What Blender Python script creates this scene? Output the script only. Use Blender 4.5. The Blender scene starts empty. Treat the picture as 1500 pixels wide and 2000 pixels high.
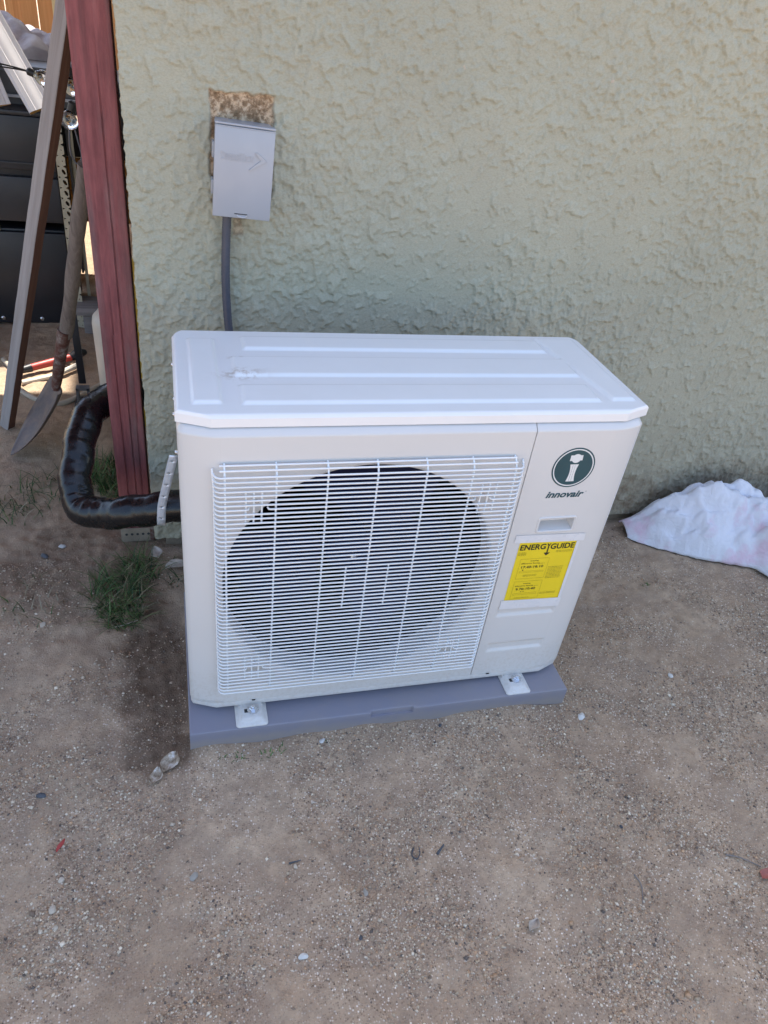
import bpy, bmesh, math, random
import numpy as np
from mathutils import Vector, Matrix
R_ = math.radians
rnd = random.Random(7)

# ------------------------------------------------------------------ camera, sky, sun, exposure
sc = bpy.context.scene
C = sc.collection
cam = bpy.data.cameras.new('camera')
cam.sensor_fit = 'VERTICAL'; cam.sensor_height = 36.0; cam.sensor_width = 27.0
cam.lens = 36.0 * 1433.0 / 2000.0
cam.clip_start = 0.02; cam.clip_end = 500
co = bpy.data.objects.new('camera', cam); C.objects.link(co)
co.matrix_world = Matrix(((0.96377, 0.04637, -0.26269, 0.00632),
                          (-0.23884, 0.58851, -0.77240, -1.14775),
                          (0.11878, 0.80716, 0.57826, 1.47957),
                          (0, 0, 0, 1)))
sc.camera = co
SUN_EL, SUN_AZ = 66.0, 5.0            # azimuth: degrees from +Y (behind the house) towards +X
w = bpy.data.worlds.new('World'); sc.world = w; w.use_nodes = True
wn = w.node_tree.nodes; wl = w.node_tree.links
sky = wn.new('ShaderNodeTexSky'); sky.sky_type = 'NISHITA'; sky.sun_disc = False
sky.sun_elevation = R_(SUN_EL); sky.sun_rotation = R_(SUN_AZ)
sky.air_density = 1.0; sky.dust_density = 2.0; sky.ozone_density = 1.0
wn['Background'].inputs['Strength'].default_value = 0.13
wl.new(sky.outputs[0], wn['Background'].inputs['Color'])
sd = bpy.data.lights.new('sun', 'SUN'); sd.energy = 3.4; sd.angle = R_(0.55); sd.color = (1, 0.95, 0.87)
so = bpy.data.objects.new('sun', sd); C.objects.link(so)
sv = Vector((math.sin(R_(SUN_AZ)) * math.cos(R_(SUN_EL)), math.cos(R_(SUN_AZ)) * math.cos(R_(SUN_EL)), math.sin(R_(SUN_EL))))
so.location = sv * 20
so.rotation_euler = sv.to_track_quat('Z', 'Y').to_euler()
sc.view_settings.view_transform = 'Standard'; sc.view_settings.look = 'None'
sc.view_settings.exposure = 1.8; sc.view_settings.gamma = 1.0
sc.view_settings.use_curve_mapping = False
sc.render.engine = 'CYCLES'
sc.cycles.max_bounces = 7; sc.cycles.diffuse_bounces = 3; sc.cycles.glossy_bounces = 3

# ------------------------------------------------------------------ helpers
OFF = {}
def lin(c):
    def f(v):
        v /= 255.0
        return v / 12.92 if v <= 0.04045 else ((v + 0.055) / 1.055) ** 2.4
    return tuple(f(v) for v in c)

def tag(o, label=None, cat=None, group=None, kind=None):
    if label: o['label'] = label
    if cat: o['category'] = cat
    if group: o['group'] = group
    if kind: o['kind'] = kind
    return o

def empty(name, loc, label, cat, group=None):
    o = bpy.data.objects.new(name, None); C.objects.link(o)
    o.location = loc; o.empty_display_size = 0.05
    OFF[o.name] = Vector(loc)
    return tag(o, label, cat, group)

def link(name, me, mat, parent=None, off=None):
    o = bpy.data.objects.new(name, me); C.objects.link(o)
    if mat is not None and not me.materials:
        for m in (mat if isinstance(mat, (list, tuple)) else [mat]): me.materials.append(m)
    if parent is not None:
        o.parent = parent
        OFF[o.name] = OFF[parent.name]
    else:
        OFF[o.name] = Vector(off) if off is not None else Vector((0, 0, 0))
        o.location = OFF[o.name]
    return o

def smooth(me, ang=35):
    me.shade_smooth()
    if ang is not None:
        me.set_sharp_from_angle(angle=R_(ang))

class MB:
    """collects geometry in world coordinates, build() links it as one mesh object"""
    def __init__(s): s.v = []; s.f = []; s.m = []
    def add(s, v, f, mi=0):
        b = len(s.v); s.v += [tuple(p) for p in v]
        s.f += [tuple(i + b for i in q) for q in f]; s.m += [mi] * len(f); return s
    def box(s, x0, x1, y0, y1, z0, z1, mi=0, M=None):
        v = [Vector((x, y, z)) for z in (z0, z1) for y in (y0, y1) for x in (x0, x1)]
        if M is not None: v = [M @ p for p in v]
        return s.add(v, [(0, 2, 3, 1), (4, 5, 7, 6), (0, 1, 5, 4), (2, 6, 7, 3), (0, 4, 6, 2), (1, 3, 7, 5)], mi)
    def bar(s, a, b, wx, wy, up=(0, 0, 1), mi=0):
        a = Vector(a); b = Vector(b); d = (b - a).normalized(); u = Vector(up)
        x = d.cross(u).normalized(); y = x.cross(d).normalized()
        v = [p + x * i * wx / 2 + y * j * wy / 2 for p in (a, b) for i, j in ((-1, -1), (1, -1), (1, 1), (-1, 1))]
        return s.add(v, [(3, 2, 1, 0), (4, 5, 6, 7), (0, 1, 5, 4), (1, 2, 6, 5), (2, 3, 7, 6), (3, 0, 4, 7)], mi)
    def tube(s, pts, r, n=8, cap=True, mi=0, closed=False):
        pts = [Vector(p) for p in pts]; rs = r if isinstance(r, (list, tuple)) else [r] * len(pts)
        t0 = (pts[1] - pts[0]).normalized()
        nrm = t0.orthogonal().normalized(); vs = []; k = len(pts)
        for i, p in enumerate(pts):
            if closed: t = (pts[(i + 1) % k] - pts[i - 1]).normalized()
            elif i == 0: t = t0
            elif i == k - 1: t = (p - pts[i - 1]).normalized()
            else: t = (pts[i + 1] - pts[i - 1]).normalized()
            nrm = (nrm - t * nrm.dot(t)).normalized(); b = t.cross(nrm)
            for j in range(n):
                a = 2 * math.pi * j / n
                vs.append(p + (nrm * math.cos(a) + b * math.sin(a)) * rs[i])
        fs = []
        for i in range(k if closed else k - 1):
            i2 = (i + 1) % k
            for j in range(n):
                fs.append((i * n + j, i * n + (j + 1) % n, i2 * n + (j + 1) % n, i2 * n + j))
        if cap and not closed:
            fs.append(tuple(range(n - 1, -1, -1))); fs.append(tuple((k - 1) * n + j for j in range(n)))
        return s.add(vs, fs, mi)
    def lathe(s, prof, n=24, M=None, mi=0):
        M = M or Matrix(); vs = []; fs = []; k = len(prof)
        for r, z in prof:
            for j in range(n):
                a = 2 * math.pi * j / n
                vs.append(M @ Vector((r * math.cos(a), r * math.sin(a), z)))
        for i in range(k - 1):
            for j in range(n):
                fs.append((i * n + j, i * n + (j + 1) % n, (i + 1) * n + (j + 1) % n, (i + 1) * n + j))
        fs.append(tuple(range(n - 1, -1, -1))); fs.append(tuple((k - 1) * n + j for j in range(n)))
        return s.add(vs, fs, mi)
    def prism(s, poly, z0, z1, M=None, mi=0):
        M = M or Matrix(); n = len(poly)
        v = [M @ Vector((x, y, z0)) for x, y in poly] + [M @ Vector((x, y, z1)) for x, y in poly]
        f = [tuple(range(n - 1, -1, -1)), tuple(range(n, 2 * n))] + [(i, (i + 1) % n, n + (i + 1) % n, n + i) for i in range(n)]
        return s.add(v, f, mi)
    def grid(s, P, mi=0):
        """P: array rows x cols x 3"""
        r, c = P.shape[:2]; idx = np.arange(r * c).reshape(r, c)
        f = np.stack([idx[:-1, :-1], idx[:-1, 1:], idx[1:, 1:], idx[1:, :-1]], -1).reshape(-1, 4)
        return s.add(P.reshape(-1, 3).tolist(), f.tolist(), mi)
    def build(s, name, mat, parent=None, off=None, bevel=0.0, seg=2, ang=35, bang=30, weld=0.0):
        o0 = OFF[parent.name] if parent is not None else (Vector(off) if off is not None else Vector((0, 0, 0)))
        me = bpy.data.meshes.new(name)
        me.from_pydata([(x - o0.x, y - o0.y, z - o0.z) for x, y, z in s.v], [], s.f)
        me.polygons.foreach_set('material_index', s.m)
        bm = bmesh.new(); bm.from_mesh(me)
        if weld: bmesh.ops.remove_doubles(bm, verts=bm.verts, dist=weld)
        bmesh.ops.recalc_face_normals(bm, faces=bm.faces)
        if bevel:
            ed = [e for e in bm.edges if e.is_manifold and e.calc_face_angle(0) > R_(bang)]
            bmesh.ops.bevel(bm, geom=ed, offset=bevel, segments=seg, profile=0.5, affect='EDGES', clamp_overlap=True)
        bm.to_mesh(me); bm.free()
        if ang is not None: smooth(me, ang)
        return link(name, me, mat, parent, off)

def fast_mesh(name, V, F):
    me = bpy.data.meshes.new(name)
    me.vertices.add(len(V)); me.vertices.foreach_set('co', np.ascontiguousarray(V, dtype=np.float32).ravel())
    k = F.shape[1]
    me.loops.add(F.size); me.loops.foreach_set('vertex_index', np.ascontiguousarray(F, dtype=np.int32).ravel())
    me.polygons.add(len(F))
    me.polygons.foreach_set('loop_start', np.arange(0, F.size, k, dtype=np.int32))
    me.update(calc_edges=True)
    return me

def grid_faces(r, c):
    idx = np.arange(r * c).reshape(r, c)
    return np.stack([idx[:-1, :-1], idx[:-1, 1:], idx[1:, 1:], idx[1:, :-1]], -1).reshape(-1, 4)

_rs = np.random.RandomState(3)
_PERM = _rs.permutation(1024); _ANG = _rs.rand(1024) * 2 * np.pi
def perlin(x, y):
    xi = np.floor(x).astype(np.int64); yi = np.floor(y).astype(np.int64); xf = x - xi; yf = y - yi
    u = xf * xf * xf * (xf * (xf * 6 - 15) + 10); v = yf * yf * yf * (yf * (yf * 6 - 15) + 10)
    def g(i, j, dx, dy):
        a = _ANG[_PERM[(_PERM[i & 1023] + j) & 1023]]
        return np.cos(a) * dx + np.sin(a) * dy
    n00 = g(xi, yi, xf, yf); n10 = g(xi + 1, yi, xf - 1, yf); n01 = g(xi, yi + 1, xf, yf - 1); n11 = g(xi + 1, yi + 1, xf - 1, yf - 1)
    return (n00 * (1 - u) + n10 * u) * (1 - v) + (n01 * (1 - u) + n11 * u) * v * 1.0
def fbm(x, y, o=4, g=0.5):
    s = 0; a = 1
    for i in range(o):
        s = s + a * perlin(x * 2 ** i + 17.3 * i, y * 2 ** i + 9.1 * i); a *= g
    return s
def sst(a, b, x):
    t = np.clip((x - a) / (b - a), 0, 1); return t * t * (3 - 2 * t)

# ------------------------------------------------------------------ materials
class Mt:
    def __init__(s, name):
        s.m = bpy.data.materials.new(name); s.m.use_nodes = True
        s.n = s.m.node_tree.nodes; s.l = s.m.node_tree.links; s.b = s.n['Principled BSDF']; s._tc = None
    def N(s, t, **kw):
        n = s.n.new(t)
        for k, v in kw.items():
            if k in ('operation', 'blend_type', 'data_type', 'feature', 'noise_dimensions', 'attribute_name', 'wave_type', 'bands_direction', 'distance', 'interpolation_type'): setattr(n, k, v)
            else: s.S(n, k, v)
        return n
    def S(s, n, k, v):
        inp = n.inputs[int(k[1:])] if k[0] == 'i' and k[1:].isdigit() else n.inputs[k]
        if hasattr(v, 'is_output'): s.l.new(v, inp)
        else: inp.default_value = v
    def P(s, scale=(1, 1, 1), rot=(0, 0, 0)):
        if not s._tc: s._tc = s.n.new('ShaderNodeTexCoord')
        mp = s.n.new('ShaderNodeMapping'); mp.inputs['Scale'].default_value = scale; mp.inputs['Rotation'].default_value = rot
        s.l.new(s._tc.outputs['Object'], mp.inputs[0]); return mp.outputs[0]
    def noise(s, sc, det=4, rough=0.55, vec=None, dist=0.0):
        n = s.N('ShaderNodeTexNoise', Scale=sc, Detail=det, Roughness=rough, Distortion=dist)
        s.l.new(vec if vec is not None else s.P(), n.inputs['Vector']); return n.outputs['Fac']
    def vor(s, sc, vec=None, feature='F1', out='Distance', rand=1.0):
        n = s.N('ShaderNodeTexVoronoi', feature=feature, Scale=sc, Randomness=rand)
        s.l.new(vec if vec is not None else s.P(), n.inputs['Vector']); return n.outputs[out]
    def ramp(s, fac, stops, interp='LINEAR'):
        n = s.n.new('ShaderNodeValToRGB'); n.color_ramp.interpolation = interp
        e = n.color_ramp.elements
        while len(e) < len(stops): e.new(0.5)
        for el, (p, c) in zip(e, stops):
            el.position = p; el.color = tuple(c) + (1,) if hasattr(c, '__len__') else (c, c, c, 1)
        s.l.new(fac, n.inputs[0]); return n.outputs[0]
    def mix(s, f, a, b, mode='MIX'):
        n = s.n.new('ShaderNodeMix'); n.data_type = 'RGBA'; n.blend_type = mode
        for i, v in ((0, f), (6, a), (7, b)):
            if hasattr(v, 'is_output'): s.l.new(v, n.inputs[i])
            elif i == 0: n.inputs[0].default_value = v
            else: n.inputs[i].default_value = tuple(v) + (1,) if len(v) == 3 else v
        return n.outputs[2]
    def math(s, op, a, b=0.5):
        n = s.n.new('ShaderNodeMath'); n.operation = op
        for i, v in ((0, a), (1, b)):
            if hasattr(v, 'is_output'): s.l.new(v, n.inputs[i])
            else: n.inputs[i].default_value = v
        return n.outputs[0]
    def sepz(s):
        n = s.n.new('ShaderNodeSeparateXYZ'); s.l.new(s.P(), n.inputs[0]); return n.outputs['Z']
    def attr(s, name, out='Fac'):
        n = s.n.new('ShaderNodeAttribute'); n.attribute_name = name; return n.outputs[out]
    def bump(s, h, dist=0.001, strength=1.0, prev=None):
        n = s.n.new('ShaderNodeBump'); n.inputs['Distance'].default_value = dist; n.inputs['Strength'].default_value = strength
        s.l.new(h, n.inputs['Height'])
        if prev is not None: s.l.new(prev, n.inputs['Normal'])
        s.l.new(n.outputs[0], s.b.inputs['Normal']); return n.outputs[0]
    def set(s, **kw):
        for k, v in kw.items():
            k = {'color': 'Base Color', 'rough': 'Roughness', 'metal': 'Metallic', 'spec': 'Specular IOR Level', 'coat': 'Coat Weight', 'coatr': 'Coat Roughness',
                 'trans': 'Transmission Weight', 'ior': 'IOR', 'alpha': 'Alpha', 'sheen': 'Sheen Weight', 'sub': 'Subsurface Weight'}[k]
            if k == 'Base Color' and not hasattr(v, 'is_output') and len(v) == 3: v = tuple(v) + (1,)
            s.S(s.b, k, v)
        return s

def simple(name, col, rough=0.5, var=0.12, scale=18.0, spec=0.5, metal=0.0, bump=0.0, bscale=150.0, coat=0.0):
    m = Mt(name); n = m.noise(scale, 5, 0.6)
    lo = tuple(max(0, c * (1 - var)) for c in col); hi = tuple(min(1, c * (1 + var)) for c in col)
    m.set(color=m.ramp(n, [(0.3, lo), (0.7, hi)]), rough=m.ramp(m.noise(scale * 2.3, 3), [(0.3, max(0.02, rough * 0.85)), (0.75, min(1, rough * 1.15))]), spec=spec, metal=metal, coat=coat)
    if bump: m.bump(m.noise(bscale, 4, 0.6), bump)
    return m.m

M = {}
# painted sheet steel of the heat pump: off-white with a trace of orange peel and fine dust
def white_metal(name, col, rough):
    m = Mt(name)
    dust = m.noise(9.0, 6, 0.65)
    spl = m.math('MULTIPLY', m.ramp(m.math('SUBTRACT', m.sepz(), m.math('MULTIPLY', m.noise(14, 5, 0.7), 0.16)), [(0.0, 1.0), (0.055, 0.0)]), m.ramp(m.noise(120, 3, 0.7), [(0.45, 0.05), (0.66, 0.32)]))
    m.set(color=m.mix(m.math('ADD', spl, m.ramp(dust, [(0.45, 0.0), (0.8, 0.05)])), col, tuple(c * f for c, f in zip(col, (0.74, 0.66, 0.55)))),
          rough=rough, spec=0.45)
    return m.m
M['white'] = white_metal('white_painted_steel', (0.65, 0.628, 0.60), 0.3)
# lid: same paint, some dirt smudges
m = Mt('lid_painted_steel')
n1 = m.noise(7.0, 6, 0.65); n2 = m.noise(55.0, 5, 0.7)
mask = m.attr('smudge')
sm2 = m.math('MULTIPLY', mask, m.ramp(n2, [(0.46, 0), (0.58, 1)]))
col = m.mix(m.ramp(n1, [(0.4, 0.0), (0.75, 0.12)]), (0.82, 0.81, 0.80), (0.62, 0.57, 0.5))
m.set(color=m.mix(m.math('MULTIPLY', sm2, 0.55), col, (0.36, 0.24, 0.14)),
      rough=0.27, spec=0.5)
M['lid'] = m.m
M['wire'] = simple('white_coated_wire', (0.8, 0.8, 0.79), 0.35, 0.03)
M['dark_in'] = simple('black_coil_fins', (0.002, 0.0022, 0.0035), 0.7, 0.3, 60, spec=0.03)
M['fan'] = simple('dark_fan_plastic', (0.010, 0.014, 0.046), 0.45, 0.15, spec=0.12)
M['seam'] = simple('dark_seam', (0.03, 0.03, 0.03), 0.7)
M['green'] = simple('dark_teal_print', lin((32, 72, 80)), 0.4, 0.06)
M['print_white'] = simple('white_print', (0.72, 0.72, 0.7), 0.4, 0.03)
M['black_print'] = simple('black_print', (0.02, 0.018, 0.012), 0.5)
M['faint_print'] = simple('faint_print', (0.32, 0.25, 0.02), 0.5)
M['yellow'] = simple('yellow_paper', (0.80, 0.60, 0.015), 0.5, 0.04, 8)
M['tape'] = simple('white_tape', (0.70, 0.69, 0.69), 0.3, 0.04, 30, bump=0.0002, bscale=90)
M['zinc'] = simple('zinc_plated_steel', (0.72, 0.73, 0.75), 0.28, 0.12, 90, metal=1.0)
M['galv'] = simple('galvanised_strap', (0.74, 0.77, 0.82), 0.33, 0.1, 60, metal=0.45)
m = Mt('grey_blue_pad_plastic')
m.set(color=m.mix(m.ramp(m.noise(6, 6, 0.7), [(0.42, 0), (0.8, 0.5)]), m.mix(m.math('MULTIPLY', m.ramp(m.math('SUBTRACT', m.sepz(), m.math('MULTIPLY', m.noise(30, 4), 0.03)), [(0.0, 1.0), (0.022, 0.0)]), 0.4), (0.225, 0.22, 0.265), (0.36, 0.29, 0.21)), (0.30, 0.26, 0.225)), rough=0.5, spec=0.4)
m.bump(m.noise(420, 3), 0.00015); M['pad'] = m.m
m = Mt('grey_enamel_box')
m.set(color=m.mix(m.ramp(m.noise(12, 4), [(0.4, 0), (0.7, 1)]), (0.375, 0.385, 0.415), (0.40, 0.41, 0.435)), rough=0.3, spec=0.5)
m.bump(m.noise(500, 2), 0.00006); M['box'] = m.m
M['conduit'] = simple('grey_vinyl_conduit', (0.075, 0.078, 0.1), 0.42, 0.1)
# vinyl wrap of the line set
m = Mt('black_vinyl_wrap')
m.set(color=m.mix(m.ramp(m.noise(22, 5), [(0.5, 0), (0.8, 1)]), (0.005, 0.005, 0.006), (0.012, 0.011, 0.011)), rough=m.ramp(m.noise(35, 4), [(0.3, 0.2), (0.7, 0.34)]), spec=0.5)
m.bump(m.noise(30, 3, 0.5, dist=0.5), 0.0010, 0.7); M['wrap'] = m.m

# stucco
m = Mt('sage_stucco')
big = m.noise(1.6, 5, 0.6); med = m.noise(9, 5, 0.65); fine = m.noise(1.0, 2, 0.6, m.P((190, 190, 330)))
c1 = m.mix(m.ramp(big, [(0.35, 0), (0.68, 1)]), (0.405, 0.39, 0.30), (0.47, 0.448, 0.34))
c1 = m.mix(m.ramp(med, [(0.5, 0), (0.78, 0.45)]), c1, (0.42, 0.37, 0.27))
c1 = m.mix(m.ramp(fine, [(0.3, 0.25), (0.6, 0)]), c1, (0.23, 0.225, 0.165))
chip = m.ramp(m.noise(38, 3, 0.5), [(0.735, 0), (0.75, 1)])
c1 = m.mix(m.math('MULTIPLY', chip, m.ramp(m.noise(2.2, 2), [(0.45, 0), (0.6, 1)])), c1, (0.55, 0.42, 0.31))
dirt = m.attr('dirt')  # brown dirt at the base and the shade painted into the lower right
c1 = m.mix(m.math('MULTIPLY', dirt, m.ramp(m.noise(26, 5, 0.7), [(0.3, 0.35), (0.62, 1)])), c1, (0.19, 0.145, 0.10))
bare = m.attr('bare')
cb = m.ramp(m.noise(85, 4, 0.65), [(0.3, (0.13, 0.085, 0.05)), (0.48, (0.30, 0.2, 0.12)), (0.62, (0.62, 0.47, 0.32))])
m.set(color=m.mix(bare, c1, cb), rough=0.92, spec=0.15)
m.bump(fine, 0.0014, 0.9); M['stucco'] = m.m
M['concrete'] = simple('footing_concrete', (0.27, 0.22, 0.165), 0.9, 0.25, 20, spec=0.2, bump=0.002, bscale=60)
M['roofing'] = simple('brown_roof_shingle', (0.09, 0.075, 0.065), 0.9, 0.3, 30)
M['soffit'] = simple('cream_eave_paint', (0.45, 0.42, 0.33), 0.7, 0.08)

# ground
m = Mt('sandy_dirt')
V0 = m.P()
patch = m.noise(5.0, 3, 0.6); patch2 = m.noise(2.2, 2, 0.55); f1 = m.noise(150, 2, 0.7)
base = m.mix(m.ramp(patch2, [(0.35, 0), (0.68, 1)]), (0.395, 0.28, 0.185), (0.515, 0.38, 0.258))
base = m.mix(m.ramp(m.noise(28, 3, 0.7), [(0.38, 0.5), (0.62, 0)]), base, (0.26, 0.185, 0.128))
base = m.mix(m.ramp(m.noise(8.5, 4, 0.65), [(0.36, 0.5), (0.56, 0)]), base, (0.275, 0.202, 0.147))
base = m.mix(m.attr('damp'), base, m.mix(m.ramp(m.noise(45, 5, 0.7), [(0.35, 0), (0.7, 1)]), (0.075, 0.047, 0.030), (0.185, 0.124, 0.082)))
vv = m.N('ShaderNodeTexVoronoi', feature='F1', Scale=235.0); m.l.new(m.P(), vv.inputs['Vector']); gc = vv.outputs['Color']; sep = m.n.new('ShaderNodeSeparateColor'); m.l.new(gc, sep.inputs[0])
grain = m.ramp(sep.outputs[0], [(0.0, (0.10, 0.07, 0.05)), (0.3, (0.23, 0.16, 0.11)), (0.6, (0.45, 0.335, 0.24)), (0.8, (0.70, 0.56, 0.43)), (0.95, (0.86, 0.78, 0.67))])
gd = m.ramp(vv.outputs['Distance'], [(0.25, 1), (0.55, 0)])
gmask = m.math('MULTIPLY', m.ramp(patch, [(0.42, 0.25), (0.56, 1)]), m.attr('gritty'))
gm = m.math('MULTIPLY', gd, gmask)
gsel = m.math('MULTIPLY', gm, m.ramp(sep.outputs[1], [(0.3, 0.3), (0.6, 1)]))
v2 = m.N('ShaderNodeTexVoronoi', feature='F1', Scale=120.0); m.l.new(m.P(), v2.inputs['Vector']); g2c = v2.outputs['Color']; sep2 = m.n.new('ShaderNodeSeparateColor'); m.l.new(g2c, sep2.inputs[0])
g2 = m.math('MULTIPLY', m.ramp(v2.outputs['Distance'], [(0.18, 1), (0.3, 0)]), m.ramp(sep2.outputs[0], [(0.76, 0), (0.78, 1)]))
g2 = m.math('MULTIPLY', g2, gmask)
colr = m.mix(gsel, base, grain)
colr = m.mix(g2, colr, m.ramp(sep2.outputs[1], [(0.0, (0.09, 0.075, 0.07)), (0.4, (0.25, 0.19, 0.15)), (0.75, (0.42, 0.34, 0.27)), (0.95, (0.6, 0.55, 0.5))]))
m.set(color=colr, rough=0.95, spec=0.15)
b1 = m.bump(f1, 0.0022, 0.8)
m.bump(gd, 0.0014, 0.6, b1); M['dirt'] = m.m
m = Mt('gravel_pebbles')
oi = m.attr('tone', 'Color')
m.set(color=oi, rough=0.85, spec=0.3); m.bump(m.noise(300, 3), 0.0006); M['pebble'] = m.m

# wood
def wood(name, c0, c1, c2=None, axis='z', rough=0.75, worn=None, fine=1.0):
    m = Mt(name); s = {'z': (60, 60, 2.2), 'x': (2.2, 60, 60), 'y': (60, 2.2, 60)}[axis]
    g = m.noise(1.0 * fine, 6, 0.65, m.P(s), 0.8); g2 = m.noise(0.35 * fine, 4, 0.6, m.P(s))
    col = m.ramp(g, [(0.3, c0), (0.7, c1)])
    if worn is not None:
        wm = m.math('MULTIPLY', m.ramp(g2, [(0.5, 0), (0.63, 1)]), m.ramp(m.noise(6, 4), [(0.4, 0.1), (0.65, 1)]))
        col = m.mix(m.math('MULTIPLY', wm, 0.85), col, worn)
    if c2 is not None:
        col = m.mix(m.ramp(g2, [(0.28, 0.9), (0.4, 0)]), col, c2)
    m.set(color=col, rough=rough, spec=0.3)
    b = m.bump(g, 0.0025, 0.8); m.bump(m.noise(220, 3), 0.0005, 0.8, b)
    return m.m
M['post'] = wood('red_stained_wood', (0.225, 0.068, 0.068), (0.315, 0.104, 0.10), (0.12, 0.05, 0.05), 'z', 0.72, (0.20, 0.135, 0.128))
pm = M['post']; nt = pm.node_tree; bs = nt.nodes['Principled BSDF']
src = bs.inputs['Base Color'].links[0].from_socket
def _n(t): return nt.nodes.new(t)
tc = _n('ShaderNodeTexCoord'); mp = _n('ShaderNodeMapping'); mp.inputs['Scale'].default_value = (38, 38, 7); nt.links.new(tc.outputs['Object'], mp.inputs[0])
nz1 = _n('ShaderNodeTexNoise'); nz1.inputs['Scale'].default_value = 1.0; nz1.inputs['Detail'].default_value = 6; nz1.inputs['Roughness'].default_value = 0.7; nt.links.new(mp.outputs[0], nz1.inputs['Vector'])
rp = _n('ShaderNodeValToRGB'); rp.color_ramp.elements[0].position = 0.36; rp.color_ramp.elements[0].color = (0.62, 0.62, 0.66, 1); rp.color_ramp.elements[1].position = 0.66; rp.color_ramp.elements[1].color = (1.12, 1.12, 1.12, 1); nt.links.new(nz1.outputs['Fac'], rp.inputs[0])
mx = _n('ShaderNodeMix'); mx.data_type = 'RGBA'; mx.blend_type = 'MULTIPLY'; mx.inputs[0].default_value = 0.85; nt.links.new(src, mx.inputs[6]); nt.links.new(rp.outputs[0], mx.inputs[7]); nt.links.new(mx.outputs[2], bs.inputs['Base Color'])
M['stake'] = wood('weathered_stake_wood', (0.27, 0.24, 0.225), (0.40, 0.365, 0.35), (0.2, 0.17, 0.16), 'z', 0.85)
M['stake_side'] = wood('brown_stake_wood', (0.10, 0.045, 0.03), (0.17, 0.085, 0.06), None, 'z', 0.8)
M['handle'] = wood('grey_shovel_handle_wood', (0.12, 0.095, 0.08), (0.23, 0.185, 0.155), (0.07, 0.055, 0.045), 'z', 0.8)
M['fence'] = wood('cedar_fence_board', (0.60, 0.27, 0.10), (0.76, 0.39, 0.16), (0.5, 0.2, 0.07), 'z', 0.75, fine=0.6)
M['fencepost'] = wood('pale_pine_post', (0.6, 0.45, 0.22), (0.75, 0.6, 0.33), None, 'z', 0.75)
M['patio'] = wood('shade_cover_wood', (0.16, 0.06, 0.05), (0.23, 0.09, 0.08), None, 'x', 0.75)  # wood of the added shading cover, out of view
m = Mt('rusty_steel')
m.set(color=m.ramp(m.noise(38, 6, 0.7), [(0.3, (0.055, 0.018, 0.012)), (0.47, (0.13, 0.05, 0.035)), (0.56, (0.17, 0.11, 0.09)), (0.68, (0.33, 0.28, 0.25))]), rough=0.7, metal=0.15)
m.bump(m.noise(90, 4), 0.001); M['rust'] = m.m
m = Mt('worn_shovel_blade')
m.set(color=m.mix(m.ramp(m.noise(20, 6, 0.7), [(0.4, 0), (0.65, 1)]), (0.13, 0.105, 0.10), (0.22, 0.155, 0.12)), rough=0.6, metal=0.25); m.bump(m.noise(70, 4), 0.001); M['blade'] = m.m
M['black'] = simple('black_plastic', (0.018, 0.018, 0.022), 0.42, 0.25, 6, bump=0.0003)
M['black2'] = simple('charcoal_plastic', (0.032, 0.032, 0.037), 0.45, 0.2, 5, bump=0.0003)
M['cream'] = simple('cream_painted_metal', (0.42, 0.37, 0.27), 0.5, 0.15)
M['orange'] = wood('orange_varnished_wood', (0.33, 0.12, 0.018), (0.48, 0.2, 0.035), None, 'x', 0.5)
M['mould'] = simple('white_primed_moulding', (0.72, 0.69, 0.70), 0.45, 0.05, 12)
M['mdf'] = simple('ochre_fibreboard_end', (0.46, 0.28, 0.09), 0.9, 0.1)
M['grey_tote'] = simple('grey_plastic_tote', (0.12, 0.12, 0.125), 0.5, 0.1)
M['lightgrey'] = simple('pale_grey_plastic', (0.5, 0.5, 0.53), 0.45, 0.06)
m = Mt('white_cloth')
stain = m.noise(7.0, 4, 0.6)
m.set(color=m.mix(m.ramp(stain, [(0.52, 0), (0.64, 0.8)]), m.mix(m.ramp(m.noise(14, 4), [(0.4, 0), (0.75, 0.35)]), (0.72, 0.71, 0.75), (0.56, 0.53, 0.52)), (0.70, 0.50, 0.58)), rough=0.95, spec=0.1, sheen=0.2)
b = m.bump(m.noise(26, 4, 0.6, dist=1.2), 0.006, 0.9); m.bump(m.noise(650, 2), 0.0005, 0.6, b); M['cloth'] = m.m
m = Mt('grey_white_tarp')
m.set(color=m.mix(m.ramp(m.noise(5, 4), [(0.45, 0), (0.6, 1)]), (0.30, 0.265, 0.29), (0.48, 0.45, 0.46)), rough=0.6); m.bump(m.noise(18, 4), 0.006); M['tarp'] = m.m
m = Mt('clear_bulb_glass'); m.set(color=(0.95, 0.95, 0.93), rough=0.03, trans=1.0, ior=1.45); M['glass'] = m.m
M['filament'] = simple('brass_filament', (0.6, 0.42, 0.2), 0.4)
M['socket'] = simple('black_socket', (0.015, 0.015, 0.015), 0.5)
M['redtool'] = simple('red_painted_handle', (0.4, 0.045, 0.035), 0.5, 0.2)
M['bucket'] = simple('cream_plastic_bucket', (0.62, 0.55, 0.45), 0.45, 0.06)
M['redlabel'] = simple('red_bucket_label', (0.5, 0.03, 0.03), 0.5)
M['cord'] = simple('beige_cord', (0.42, 0.36, 0.28), 0.7, 0.12)
M['ylevel'] = simple('yellow_level', (0.5, 0.3, 0.03), 0.5, 0.1)
M['plank'] = wood('grey_old_plank', (0.16, 0.14, 0.13), (0.26, 0.23, 0.22), None, 'x', 0.85)
m = Mt('grass_blades')
m.set(color=m.attr('tone', 'Color'), rough=0.6, spec=0.3); M['grass'] = m.m
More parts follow.
